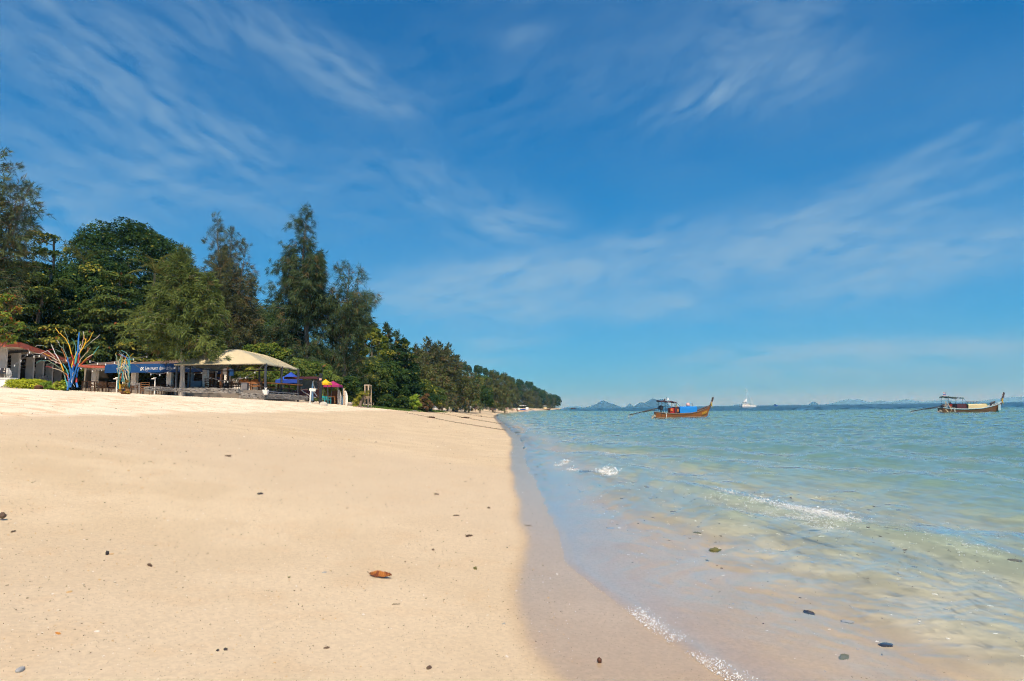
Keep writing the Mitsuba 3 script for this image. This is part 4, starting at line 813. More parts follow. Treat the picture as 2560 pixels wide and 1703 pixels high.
for k, px in enumerate((235, 249, 262, 280)): chair('bench', (mx(px, 63.5), 63.5 + .3 * (k % 2), zg(mx(px, 63.5), 63.5) - .05), math.pi, .72 if k else .6, .98, .5, 'dark_wood', 'dark brown slatted wooden seat outside the mart, left of the smaller painted branches', 'bench', 'slatted seats left of the smaller painted branches')
for px, w, h, mt_, lb in ((338, .9, .8, 'dark_wood', 'wide dark low bench just right of the smaller painted branches'), (349, .5, 1.05, 'grey_wood', 'grey blue slatted chair outside the mart'), (368, .82, 1.15, 'brown_wood', 'tallest brown slatted seat, outside the middle of the mart'), (396, .5, .85, 'dark_wood', 'dark chair beside the white sign post outside the mart'), (431, .6, .85, 'brown_wood', 'brown chair left of the pale casuarina trunk'), (420, .5, .85, 'dark_wood', 'dark chair by the white column left of the pale trunk')):
    chair('garden_chair', (mx(px, 63), 63, zg(mx(px, 63), 63) - .05), math.pi, w, h, .5, mt_, lb)
for px, w in ((402, 1.3), (440, 1.0), (222, .9)): table('garden_table', (mx(px, 64.2), 64.2, zg(mx(px, 64), 64.2)), 0, w, .7, .95, 'dark_wood', {402: 'dark high table behind the white sign post outside the mart', 440: 'dark table left of the pale casuarina trunk', 222: 'dark table in front of the leftmost white column of the mart'}[px])
for px, lb in ((386.5, 'small white post with finger boards outside the middle of the mart'), (291, 'small white post with finger boards left of the smaller painted branches')):
    k = thing('sign_post', lb, 'sign post'); q = on(px, 62); zt = at(px, 943, 62)[2]
    part(k, 'post', box(q[0] - .045, q[0] + .045, 61.96, 62.04, q[2] - .2, zt), 'white_paint'); part(k, 'finger_board', cbox((q[0] - .1, 61.9, zt - .14), (.36, .04, .1), 0), 'white_paint'); part(k, 'finger_board', cbox((q[0] + .06, 61.85, zt - .05), (.26, .04, .09)), 'white_paint')

# poles and strings of bulbs
def rope_line(a, b, sag, n=14):
    t = np.linspace(0, 1, n)[:, None]; P = np.asarray(a) * (1 - t) + np.asarray(b) * t; P[:, 2] -= 4 * sag * (t * (1 - t))[:, 0]; return P
for px, lb in ((459, 'dark pole with red band, left of the two in front of the sign'), (473.5, 'dark pole with red band, right of the two in front of the sign')):
    q = on(px, 61.8); k = thing('pole', lb, 'pole'); z1, z0 = at(px, 898, 61.8)[2], at(px, 912, 61.8)[2]
    part(k, 'shaft', bar((q[0], 61.8, q[2] - .3), (q[0], 61.8, z0), .07, 8), 'black_metal', 40); part(k, 'band', bar((q[0], 61.8, z0), (q[0], 61.8, z1), .075, 8), 'c_red', 40)
lights = [((30, 915, 45), (75, 878, 48), .1, 3), ((70, 872, 48), (104, 884, 43), .3, 3), ((104, 884, 43), (178, 893, 43), .35, 3), ((190, 912, 43.5), (262, 921, 60), .25, 3), ((215, 897, 48), (300, 900, 41.7), .25, 4), ((325, 895, 41.7), (372, 888, 60), .1, 2), ((330, 905, 41.8), (450, 905, 60), .9, 5), ((478, 910, 60), (664, 908, 59.6), 1.55, 7), ((440, 925, 61), (560, 922, 62), .4, 4)]
for i, (a, b, sag, nb_) in enumerate(lights):
    A_, B_ = at(*a), at(*b); P = rope_line(A_, B_, sag); k = thing('string_light', ['pale cable with bulbs by the glazed urn', 'festoon of bulbs under the red fascia corner', 'festoon of bulbs running into the left of the big painted tree', 'festoon of bulbs along the reddish roof edge of the mart', 'festoon with two bulbs between the two painted trees', 'bare festoon cable rising right of the smaller painted branches', 'festoon of bulbs hanging across the blue shop sign', 'festoon of bulbs hanging under the beige canopy front', 'festoon of bulbs inside the left of the beige canopy'][i], 'string light')
    part(k, 'cable', tube(P, .014, 4), 'grey_wood')
    for t in np.linspace(.14, .86, nb_):
        c = np.array([np.interp(t, np.linspace(0, 1, len(P)), P[:, j]) for j in range(3)])
        part(k, 'bulb', trimesh.creation.revolve(np.array([(0, .0), (.02, -.02), (.036, -.09), (.03, -.14), (0, -.16)]) * 1.0, sections=10), 'bulb_glass', 40, to_world=T().translate(c.tolist()))

# ------------------------------------------------------------------ beige canopy pavilion
Y0, Y1 = 60.0, 69.0; XR = at(663, 945, Y0)[0]; XL = at(438, 945, Y0)[0]; CZ = at(663, 908, Y0)[2]; CR = at(575, 873, 62.5)[2] - CZ; XM = (XL + XR) / 2
cp = thing('canopy_pavilion', 'open pavilion with a vaulted beige fabric roof on dark posts above a low stone wall', 'pavilion')
S, Tt = np.meshgrid(np.linspace(-1, 1, 81), np.linspace(0, 1, 61), indexing='ij')
def vault_parts(s, t):
    f = 1 - ((s * s + .02) ** .72 - .02 ** .72) / (1.02 ** .72 - .02 ** .72); g = np.clip(t / .30, 0, 1); g = 1 - (1 - g) ** 1.35; gb = np.clip((1 - t) / .14, 0, 1); return f, g, np.minimum(1, .9 + .1 * gb * (2 - gb))
def vault(s, t):
    f, g, gb = vault_parts(s, t); d = f - g; m = np.minimum(f, g) - .012 * np.exp(-(d / .05) ** 2)      # fabric stretched over hip and vault
    fold = (.045 * np.sin(15 * (s * .55 + .8 * t)) + .03 * np.sin(24 * s + 8 * t)) * np.exp(-((t - .15) / .12) ** 2) * (1 - s * s) * (d > 0)
    return CZ + CR * m * gb + fold - .06 * np.sin(np.pi * t * 3) ** 2 * np.abs(s) ** 6
ZV = vault(S, Tt); PV = np.stack([XM + (XR - XL) / 2 * S, Y0 - .25 + (Y1 - Y0 + .5) * Tt, ZV], -1); gm = grid_mesh(PV); f_, g_, _g = vault_parts(S, Tt); fr = ((f_ - g_).ravel()[gm.faces] > 0).all(1) & (Tt.ravel()[gm.faces].max(1) < .34)
part(cp, 'front_canvas', trimesh.Trimesh(gm.vertices, gm.faces[fr], process=False), 'cream_canvas', True, label='cream fabric front of the vault with soft folds'); part(cp, 'roof_canvas', trimesh.Trimesh(gm.vertices, gm.faces[~fr], process=False), 'olive_shaded_canvas', True, label='fabric vault running back, coloured greyer partly to stand for its shade')
part(cp, 'hem', tube(np.column_stack([np.linspace(XL, XR, 24), np.full(24, Y0 - .26), np.full(24, CZ - .05)]), .07, 6), 'cream_canvas', 40)
part(cp, 'hem', tube(np.column_stack([np.full(24, XR + .02), np.linspace(Y0 - .2, Y1 + .2, 24), CZ - .05 - .05 * np.sin(np.pi * np.linspace(0, 1, 24) * 3) ** 2]), .07, 6), 'olive_shaded_canvas', 40)
for t in np.linspace(.36, .94, 9):
    s = np.linspace(.05, 1, 22); part(cp, 'seam', tube(np.column_stack([XM + (XR - XL) / 2 * s, np.full(22, Y0 - .25 + (Y1 - Y0 + .5) * t), vault(s, np.full(22, t)) + .012]), .022, 4), 'cream_canvas')
for px, Y in ((663.5, Y0), (704, 64.2), (745.5, Y1 - .3)):
    x = at(px, 945, Y)[0]; q = zg(x, Y); part(cp, 'post', box(x - .08, x + .08, Y - .08, Y + .08, q - .3, CZ - .02), 'slate_metal')
for px, Y in ((441, Y0), (512, 67), (540, 69), (571, 69), (648, 69.2)):
    x = at(px, 945, Y)[0]; part(cp, 'post', box(x - .07, x + .07, Y - .07, Y + .07, zg(x, Y) - .3, CZ - .02), 'slate_metal')
part(cp, 'ceiling_beam', cat_(beam((XL, Y0, CZ - .1), (XR, Y0, CZ - .1), .1), beam((XL, Y1, CZ - .1), (XR, Y1, CZ - .1), .1), beam((XR, Y0, CZ - .1), (XR, Y1, CZ - .1), .1), beam((XL, Y0, CZ - .1), (XL, Y1, CZ - .1), .1)), 'slate_metal')
PF = at(600, 979, 64)[2]
part(cp, 'floor', box(XL + .1, XR - .15, Y0 + .35, Y1, PF - 1.5, PF), 'floor_tile')
# stone walls, built of loose flat stones
def stones(pts, hgt, seed, thick=.4, size=.22):
    r = np.random.default_rng(seed); ms = []
    P = np.array(pts, float); d = np.concatenate([[0], np.cumsum(np.linalg.norm(np.diff(P[:, :2], axis=0), axis=1))])
    rows = int(hgt / .11) + 1
    for k in range(rows):
        s = r.uniform(0, .2)
        while s < d[-1]:
            w = size * r.uniform(.6, 1.5); c = np.array([np.interp(s + w / 2, d, P[:, j]) for j in range(3)]); e = np.array([np.interp(min(s + w / 2 + .1, d[-1]), d, P[:, j]) for j in range(2)]) - np.array([np.interp(max(s + w / 2 - .1, 0), d, P[:, j]) for j in range(2)])
            b = trimesh.creation.box((w * .97, thick * r.uniform(.8, 1.15), .105 * r.uniform(.7, 1.05))); b.vertices += r.normal(0, .018, b.vertices.shape)
            b.apply_transform(rot(math.atan2(e[1], e[0]) + r.normal(0, .12))); b.apply_translation(c + [0, 0, .055 + k * .11]); ms.append(b); s += w
    return cat_(*ms)
def wall_thing(label, pix_pts, hgt, seed, **k):
    pts = []
    for px, Y, top in pix_pts: q = at(px, top, Y); pts.append((q[0], q[1], q[2] - hgt))
    key = thing('stone_wall', label, 'wall'); part(key, 'stone', stones(pts, hgt, seed, **k), 'grey_stone', kind='stuff', label='loose grey stones laid flat'); return key
wall_thing('low dry stone wall curving in front of the mart, left end', [(366, 55, 969), (378, 54, 967.5), (400, 55, 968), (430, 57, 971), (470, 58, 972)], .30, 1)
wall_thing('higher dry stone wall under the left half of the beige canopy', [(470, 58, 972), (520, 58.5, 972), (560, 58.5, 972.5), (590, 59, 974), (601, 59.6, 977)], .36, 2)
wall_thing('long dry stone wall stepping down under the right half of the beige canopy', [(598, 58, 982), (620, 58.2, 983.5), (655, 58.8, 985), (700, 62.5, 987), (765, 68.2, 991)], .40, 3)
# things under the canopy
for i, (px, Y, w, h, m, lb) in enumerate([(525, 64, .75, 1.25, 'brown_wood', 'tall brown slatted seat under the left of the beige canopy'), (543, 65.5, .6, 1.1, 'dark_wood', 'dark high chair under the beige canopy, left of the tall dark table'), (574, 62.5, .65, .9, 'dark_wood', 'dark brown chair in the middle of the beige canopy, left one of a pair'), (590, 62.5, .8, .95, 'brown_wood', 'red brown chair in the middle of the beige canopy, right one of a pair'), (624, 61, .5, .75, 'orange_wood', 'orange brown chair near the front stone wall, left of two'), (637, 61, .75, .75, 'orange_wood', 'orange brown bench near the front stone wall, right of two')]):
    chair('garden_chair', (at(px, 960, Y)[0], Y, PF), math.pi + .1 * i, w, h, .5, m, lb)
for px, Y, w, h, lb in ((554, 66, 1.7, 1.15, 'long dark high table under the beige canopy'), (604, 64, .9, .75, 'dark table at the centre of the beige canopy'), (645, 65, 1.3, .75, 'dark table behind the front corner post of the canopy')): table('garden_table', (at(px, 960, Y)[0], Y, PF), .1, w, .8, h, 'dark_wood', lb)
q = at(612, 985, 60.6); solo('cabinet', cat_(box(q[0] - .26, q[0] + .26, 60.4, 60.8, PF, PF + .62), box(q[0] - .24, q[0] + .24, 60.38, 60.4, PF + .04, PF + .58), box(q[0] - .30, q[0] + .30, 60.36, 60.84, PF + .62, PF + .67)), 'grey_wood', 'dark grey cabinet with pale top behind the stone wall under the canopy', 'cabinet')
bc = thing('bar_counter', 'two tier orange brown bar shelf along the right side of the beige canopy', 'counter')
for z, x_, m in ((957, 0, 'orange_wood'), (966, -.9, 'orange_wood')):
    a, b = at(655, z, 60.3), at(746, z + 6, 68.5); part(bc, 'shelf', beam(a + [x_ + .25, 0, 0], b + [x_ + .25, 0, 0], .4, .07), m)
for t in (.05, .35, .65, .95):
    a = at(655, 957, 60.3) * (1 - t) + at(746, 963, 68.5) * t; part(bc, 'leg', box(a[0] + .2, a[0] + .3, a[1] - .05, a[1] + .05, PF - .6, a[2]), 'dark_wood')
for i, t in enumerate(np.linspace(.08, .92, 7)):
    a = at(668, 990, 60.3) * (1 - t) + at(742, 995, 68.0) * t; k = thing('bar_stool', 'black bar stool along the bar shelf under the right side of the canopy', 'stool', 'bar stools along the canopy side'); c = np.array([a[0] - .1, a[1], PF - .55])
    part(k, 'seat', cbox(c + [0, 0, .68], (.36, .36, .06)), 'c_black'); 
    for sx in (-1, 1):
        for sy in (-1, 1): part(k, 'leg', beam(c + [sx * .17, sy * .17, 0], c + [sx * .13, sy * .13, .66], .035), 'black_metal')
rl = thing('railing', 'grey pipe railing on the stone wall at the right side of the canopy', 'railing'); a, b = at(668, 979, 59.6), at(746, 984.5, 67.8)
part(rl, 'rail', bar(a, b, .03), 'steel')
for t in np.linspace(0, 1, 7): c = a * (1 - t) + b * t; part(rl, 'baluster', bar(c, c - [0, 0, .5], .022), 'steel')
q = at(664, 987, 58.9); pk = thing('flower_pot', 'white square flower pot at the front corner post of the canopy', 'pot'); part(pk, 'pot', trimesh.convex.convex_hull(np.array([[q[0] + sx * w, 58.9 + sy * w, q[2] + z] for z, w in ((0, .15), (.42, .22)) for sx in (-1, 1) for sy in (-1, 1)])), 'white_paint'); part(pk, 'plant', cat_(*[bar((q[0], 58.9, q[2] + .4), (q[0] + .12 * math.cos(a), 58.9 + .1 * math.sin(a), q[2] + .62), .02, 4) for a in range(6)]), 'white_paint')
# timber kiosk and blue panels behind the left of the canopy
kk = thing('timber_kiosk', 'timber kiosk with blue panels seen under the left of the beige canopy', 'kiosk'); Yk = 70.2
for a, b, c, d, m in ((509, 553, 942, 972, 'brown_wood'), (512, 536, 921, 934, 'grey_wood'), (513, 536, 935, 942, 'orange_wood'), (541, 553, 920, 935, 'sign_blue'), (541, 553, 936, 943, 'orange_wood'), (541, 553, 943, 951, 'c_navy'), (568, 584, 924, 940, 'sign_blue'), (560, 568, 937, 965, 'white_paint'), (555, 568, 921, 936, 'grey_wood')):
    p0, p1 = at(a, d, Yk), at(b, c, Yk); part(kk, 'panel', box(p0[0], p1[0], Yk - .05, Yk + .05, p0[2], p1[2]), m)
for px in (508.5, 537, 554, 568.5): p0, p1 = at(px, 974, Yk), at(px, 918, Yk); part(kk, 'post', box(p0[0] - .09, p0[0] + .09, Yk - .1, Yk + .1, p0[2] - .3, p1[2]), 'dark_wood')
hk_ = thing('beach_hut', 'low white hut with tin roof and orange wood band behind the canopy', 'hut'); Yh = 84
for a, b, c, d, m, n_ in ((569, 668, 958, 990, 'white_paint', 'wall'), (597, 662, 948, 957.6, 'orange_wood', 'band'), (569, 597, 949, 957.8, 'white_paint', 'wall')):
    p0, p1 = at(a, d, Yh), at(b, c, Yh); part(hk_, n_, box(p0[0], p1[0], Yh, Yh + .2, p0[2], p1[2]), m)
a, b = at(568, 950, Yh - .6), at(664, 940, Yh - .6); part(hk_, 'roof', trimesh.Trimesh(np.array([a, b, b + [0, 4, .5], a + [0, 4, .5]]), [[0, 1, 2], [0, 2, 3]], process=False), 'steel'); part(hk_, 'roof_edge', beam(a, b, .06, .12), 'grey_wood')
p0 = at(625, 998, 76); tk = tube([p0 - [0, 0, .5], p0 + [.05, 0, 1.2], p0 + [-.05, 0, 2.6]], [.24, .2, .16], 8)
place('almond_tree', (tk, *broadleaf(141, [(x, y, z, .9, .9, .4) for x, y, z in ((0, 0, 3.1), (1.1, .2, 2.9), (-.9, .4, 2.8), (.4, -.9, 2.6), (1.7, -.5, 2.5), (-1.5, -.4, 2.5))], 260, (.26, .17), ((.03, .05, .016), (.09, .11, .03)), .1)[1:]), p0, 'small tree with thick trunk growing through under the back of the canopy')

# ------------------------------------------------------------------ stalls right of the canopy
def gazebo(label, px0, px1, eave, low, peak, Y, d, mat, legs='steel'):
    k = thing('gazebo', label, 'gazebo'); x0, x1 = at(px0, eave, Y)[0], at(px1, eave, Y)[0]; ze, zl, zp = at(px0, eave, Y)[2], at(px0, low, Y)[2], at((px0 + px1) / 2, peak, Y + d / 2)[2]; xm = (x0 + x1) / 2
    n = 13; sv, tv = np.meshgrid(np.linspace(-1, 1, n), np.linspace(-1, 1, n), indexing='ij'); m = np.maximum(np.abs(sv), np.abs(tv)); Zg = ze + (zp - ze) * (1 - m) ** 1.35
    part(k, 'canopy', grid_mesh(np.stack([xm + (x1 - x0) / 2 * sv, Y + d / 2 + d / 2 * tv, Zg], -1)), mat, 25)
    part(k, 'valance', cat_(box(x0, x1, Y - .02, Y, zl, ze), box(x0, x1, Y + d, Y + d + .02, zl, ze), box(x0 - .02, x0, Y, Y + d, zl, ze), box(x1, x1 + .02, Y, Y + d, zl, ze)), mat)
    for x in (x0 + .05, x1 - .05):
        for y in (Y + .05, Y + d - .05): part(k, 'leg', bar((x, y, zg(x, y) - .1), (x, y, ze), .03), legs)
    return k
gazebo('bright blue folding gazebo right of the beige canopy', 689, 746, 950, 958, 930, 73.5, 2.6, 'c_royal')
gazebo('magenta folding gazebo beside the surfboards', 808, 846, 963, 968, 952, 77, 2.0, 'c_magenta')
gazebo('yellow canopy sticking out right of the black post', 799, 820, 957, 962, 948, 75, 1.6, 'c_canary', 'slate_metal')
bf = thing('banner_stall', 'stall front of dark plastic sheet over a maroon board with white curved stripes', 'stall'); Yb = 71.5
pbr('plastic_sheet', proc(lambda p, n, uv: mix((.05, .06, .065), (.30, .32, .33), smoothstep(.5, .8, fbm(p.x * .7, p.z * 5.5 + p.x * 1.2, 2., 4)))), .25, spec=.6)
for a, b, c, d, m, n_ in ((746, 798, 949, 974, 'plastic_sheet', 'plastic_sheet'), (730, 798, 975, 995, 'c_maroon', 'board'), (722, 802, 943, 949, 'c_maroon', 'roof_edge'), (792, 799, 949, 993, 'orange_wood', 'end_post'), (752, 769, 972, 976, 'c_pink', 'sill')):
    p0, p1 = at(a, d, Yb), at(b, c, Yb); part(bf, n_, box(p0[0], p1[0], Yb - (.06 if n_ != 'roof_edge' else 1.5), Yb + .04, p0[2], p1[2]), m)
for pts in ([(754, 976), (762, 982), (770, 986), (778, 991), (790, 994)], [(783, 978), (787, 983), (793, 991)], [(784, 952), (783, 962), (787, 970), (793, 973)]):
    part(bf, 'stripe', tube([at(x, y, Yb - .08) for x, y in pts], .05, 5), 'white_paint')
bx = at(801, 960, 69.5)[0]; bp_ = thing('post', 'thick black post with pale top band, left of the yellow canopy', 'post'); z0, z1, z2, z3 = zg(bx, 69.5) - .3, at(801, 951, 69.5)[2], at(801, 946, 69.5)[2], at(801, 933, 69.5)[2]
part(bp_, 'shaft', box(bx - .1, bx + .1, 69.4, 69.6, z0, z1), 'black_metal'); part(bp_, 'band', box(bx - .11, bx + .11, 69.39, 69.61, z1, z2), 'c_pink'); part(bp_, 'head', box(bx - .1, bx + .1, 69.4, 69.6, z2, z3), 'black_metal')
lp = thing('street_lamp', 'thin pole with a small orange panel on top behind the black post', 'lamp'); a = at(804, 990, 71); part(lp, 'pole', bar((a[0], 71, zg(a[0], 71) - .2), (a[0] + .05, 71, at(804, 914, 71)[2]), .03), 'black_metal'); c = at(811, 914.5, 71); part(lp, 'panel', cbox(c, (.36, .3, .04), 0, rot(-.6, (0, 1, 0))), 'orange_wood'); part(lp, 'bracket', bar((a[0] + .05, 71, at(804, 914, 71)[2]), c, .02), 'black_metal')
# surfboards and posts
for i, (px, top, bot, c, lb) in enumerate(((850, 960, 997, 'pale_stone', 'pale blue grey surfboard leaning upright, leftmost of three'), (854, 978, 1001, 'pale_blue', 'short blue surfboard leaning upright, middle of three'), (866, 962, 999, 'white_paint', 'white surfboard leaning upright, rightmost of three'))):
    a, b = at(px, bot, 78), at(px - 1.5, top, 78.3); L = np.linalg.norm(b - a); s = np.linspace(0, 1, 14); w = .24 * np.sin(np.pi * np.clip(s * .94 + .03, 0, 1)) ** .6
    v = np.vstack([np.column_stack([-w, 0 * s - .03, s * L]), np.column_stack([w, 0 * s - .03, s * L]), np.column_stack([-w * .9, 0 * s + .03, s * L]), np.column_stack([w * .9, 0 * s + .03, s * L])])
    a[2] = zg(a[0], a[1]) - .05; k = thing('surfboard', lb, 'surfboard'); part(k, 'board', trimesh.convex.convex_hull(v), c, 30, to_world=T().translate(a.tolist()).rotate([0, 1, 0], -4)); part(k, 'stringer', box(-.012, .012, -.05, -.03, .1, L - .1), 'dark_wood', to_world=T().translate(a.tolist()).rotate([0, 1, 0], -4))
a = on(859.5, 77.5); solo('wooden_post', tube([a - [0, 0, .3], a + [.03, 0, 1.0], a + [-.02, 0, 1.9]], [.10, .09, .08], 7), 'pale_wood', 'rough pale wooden post between the surfboards', 'post', smooth=40)
for px, c, lb in ((811, 'c_turquoise', 'turquoise plastic chair under the yellow canopy, left one'), (820, 'c_turquoise', 'turquoise plastic chair under the magenta gazebo, right one')): q = on(px, 75.6); chair('plastic_chair', q, 2.6, .5, .8, .45, c, lb, slats=5)
q = on(828, 78.0); table('stall_table', q, 0, .95, .6, .8, 'orange_wood', 'orange brown wooden table under the magenta gazebo')
q = on(828, 79.4); solo('backdrop', box(q[0] - .95, q[0] + .8, 79.4, 79.5, q[2] - .2, q[2] + 1.5), 'brown_wood', 'brown mat wall at the back of the magenta gazebo', 'screen')
# T shaped white stand, folded parasol, dome stone
q = on(775, 66.0); z1, z2 = at(775, 977.5, 66)[2], at(775, 972, 66)[2]; k = thing('sign_post', 'white T shaped wooden stand on the sand in front of the banner stall', 'sign post')
part(k, 'post', beam((q[0] - .02, 66, q[2] - .2), (q[0] + .06, 66, z1), .11), 'white_paint'); part(k, 'board', cbox((q[0] + .22, 65.98, (z1 + z2) / 2), (.62, .06, z2 - z1 + .06), 0, rot(.12, (0, 1, 0))), 'white_paint')
q = on(780.5, 67.4); k = thing('parasol', 'closed grey blue parasol standing behind the white T shaped stand', 'parasol'); zt = at(780, 957, 67.4)[2] - q[2]
part(k, 'pole', bar((0, 0, -.2), (0, 0, zt + .1), .02), 'steel', to_world=T().translate(q.tolist())); part(k, 'canopy', trimesh.creation.revolve(np.array([(.04, .3), (.13, .35), (.12, .6), (.05, zt), (0, zt + .02)]), sections=12), 'pale_blue', 40, to_world=T().translate(q.tolist()))
q = on(808, 64.5); solo('boulder', blob(.42, 3, .10, 1.0, 8, (1.0, .8, .82)), 'pale_stone', 'rounded pale boulder half buried in the sand near the black post', 'boulder', smooth=50, to_world=T().translate((q + [0, 0, .02]).tolist()))
# swing frame
Ys = 80; sw = thing('swing_frame', 'tall pale wooden swing frame standing at the back of the sand', 'swing'); xa, xb = at(912.3, 980, Ys)[0], at(921.5, 980, Ys)[0]; zb = zg(xa, Ys); zt = at(916, 964, Ys)[2]
for x in (xa, xb):
    part(sw, 'post', box(x - .06, x + .06, Ys - .06, Ys + .06, zb - .3, zt), 'pale_wood')
    part(sw, 'post', box(x - .04, x + .08, Ys + 1.3, Ys + 1.4, zb - .3, zt), 'pale_wood')
part(sw, 'crossbeam', box(xa - .1, xb + .1, Ys - .08, Ys + 1.45, zt, zt + .1), 'pale_wood')
zs = at(916, 996, Ys)[2]; part(sw, 'seat', box(xa - .05, xb + .12, Ys + .3, Ys + .75, zs, zs + .08), 'pale_wood'); part(sw, 'backrest', cat_(box(xa - .05, xb + .12, Ys + .72, Ys + .76, zs + .2, zs + .3), box(xa - .05, xa + .02, Ys + .3, Ys + .76, zs + .2, zs + .26), box(xb + .05, xb + .12, Ys + .3, Ys + .76, zs + .2, zs + .26)), 'pale_wood')
for x in (xa + .12, xb - .12): part(sw, 'rope', bar((x, Ys + .5, zs), (x, Ys + .5, zt), .02), 'pale_wood')
# grass bank
def grass(label, pts, n, seed, hgt=.22):
    r = np.random.default_rng(seed); P = np.array([on(px, Y) for px, Y in pts]); t = r.uniform(0, len(P) - 1, n); i = t.astype(int).clip(0, len(P) - 2); f = (t - i)[:, None]
    c = P[i] * (1 - f) + P[i + 1] * f + np.column_stack([r.normal(0, .55, n), r.normal(0, 1.2, n), np.zeros(n)]); c[:, 2] = land(c[:, 0], c[:, 1]) - .02
    d = unit(np.column_stack([r.normal(0, .5, n), r.normal(0, .5, n), np.ones(n)])); side = unit(np.cross(d, r.normal(0, 1, (n, 3))))
    m, col = leaf_mesh(c, d, side, hgt * r.uniform(.5, 1.5, n), np.full(n, .07), lerp((.035, .06, .016), (.09, .13, .03), r.random(n)))
    k = thing('grass', label, 'grass', kind='stuff'); scene[k] = mikit.ply(m, 'leaf', color=col)
grass('bank of short green grass along the back of the sand beneath the dark almond tree', [(925, 87), (950, 88), (985, 90), (1010, 94), (1042, 100)], 9000, 3)
grass('small patch of grass at the foot of the far casuarinas', [(1072, 112), (1090, 118), (1103, 125)], 2500, 4)
q = on(1033, 93); lg = tube([q + [-.5, 0, .05], q + [0, .1, .1], q + [.55, 0, .06]], [.07, .10, .06], 7); solo('driftwood', lg, 'grey_wood', 'grey driftwood log lying on the sand below the grassy bank', 'log', smooth=40)
# loungers and parasols far along
for i, (px, Y, dy) in enumerate([(1094, 140, 0), (1099, 141, 0), (1104, 142, 0), (1127, 160, 0), (1137, 161, 0), (1153, 175, 0), (1163, 177, 0), (1168, 178, 0)]):
    q = on(px, Y); k = thing('sun_lounger', 'white sun lounger under the trees far along the beach', 'sun lounger', 'white loungers far along the beach'); M = T().translate(q.tolist()).rotate([0, 0, 1], 70 + 20 * i)
    part(k, 'bed', box(-.3, .3, -1, .4, .28, .36), 'white_paint', to_world=M); part(k, 'backrest', cbox((0, .75, .6), (.6, .08, .8), 0, rot(-.5, (1, 0, 0))), 'white_paint', to_world=M); part(k, 'leg', cat_(*[box(x - .03, x + .03, y - .03, y + .03, 0, .28) for x in (-.25, .25) for y in (-.8, .3)]), 'white_paint', to_world=M)
q = on(1173.5, 176); k = thing('beach_parasol', 'round white parasol tilted towards the sea beside the far loungers', 'parasol'); M = T().translate((q + [0, 0, 0]).tolist()); part(k, 'pole', bar((0, 0, -.2), (0, 0, 1.5), .03), 'pale_wood', to_world=M); part(k, 'canopy', trimesh.creation.revolve(np.array([(.0, .12), (.35, .08), (.7, -.05), (.7, -.08), (0, .05)]), sections=16), 'white_paint', 30, to_world=T().translate((q + [0, -.1, 1.0]).tolist()).rotate([1, 0, 0], 70))
for px, Y, lb in ((1128, 158, 'closed brown parasol among the far loungers, left one'), (1158, 172, 'closed brown parasol among the far loungers, right one')):
    q = on(px, Y); k = thing('beach_parasol', lb, 'parasol'); M = T().translate(q.tolist()); part(k, 'pole', bar((0, 0, -.2), (0, 0, 2.5), .03), 'pale_wood', to_world=M); part(k, 'canopy', trimesh.creation.revolve(np.array([(.06, .9), (.2, 1.0), (.16, 1.4), (.04, 2.4), (0, 2.42)]), sections=10), 'parasol_cloth', 40, to_world=M)
# ------------------------------------------------------------------ people
import manifold3d as m3
_sph = trimesh.creation.icosphere(1, 1.0).vertices
def hull2(a, ra, b, rb): return m3.Manifold.hull_points(np.vstack([_sph * ra + a, _sph * rb + b]).astype(np.float64).tolist() if 0 else np.vstack([_sph * ra + a, _sph * rb + b]))
def merged(bones, length, smooth=6):
    m = sum((hull2(np.asarray(a, float), ra, np.asarray(b, float), rb) for a, ra, b, rb in bones), m3.Manifold()).refine_to_length(length); d = m.to_mesh()
    t = trimesh.Trimesh(d.vert_properties[:, :3], d.tri_verts)
    return trimesh.smoothing.filter_taubin(t, iterations=smooth) if smooth else t
BASE = dict(pelvis=(0, 0, .92), chest=(0, 0, 1.30), neck=(0, .0, 1.47), head=(0, -.02, 1.60), shL=(.18, 0, 1.40), shR=(-.18, 0, 1.40), elL=(.23, .02, 1.12), elR=(-.23, .02, 1.12), wrL=(.24, -.06, .88), wrR=(-.24, -.06, .88),
            hipL=(.09, 0, .90), hipR=(-.09, 0, .90), knL=(.10, -.02, .50), knR=(-.10, -.02, .50), anL=(.10, .03, .09), anR=(-.10, .03, .09))
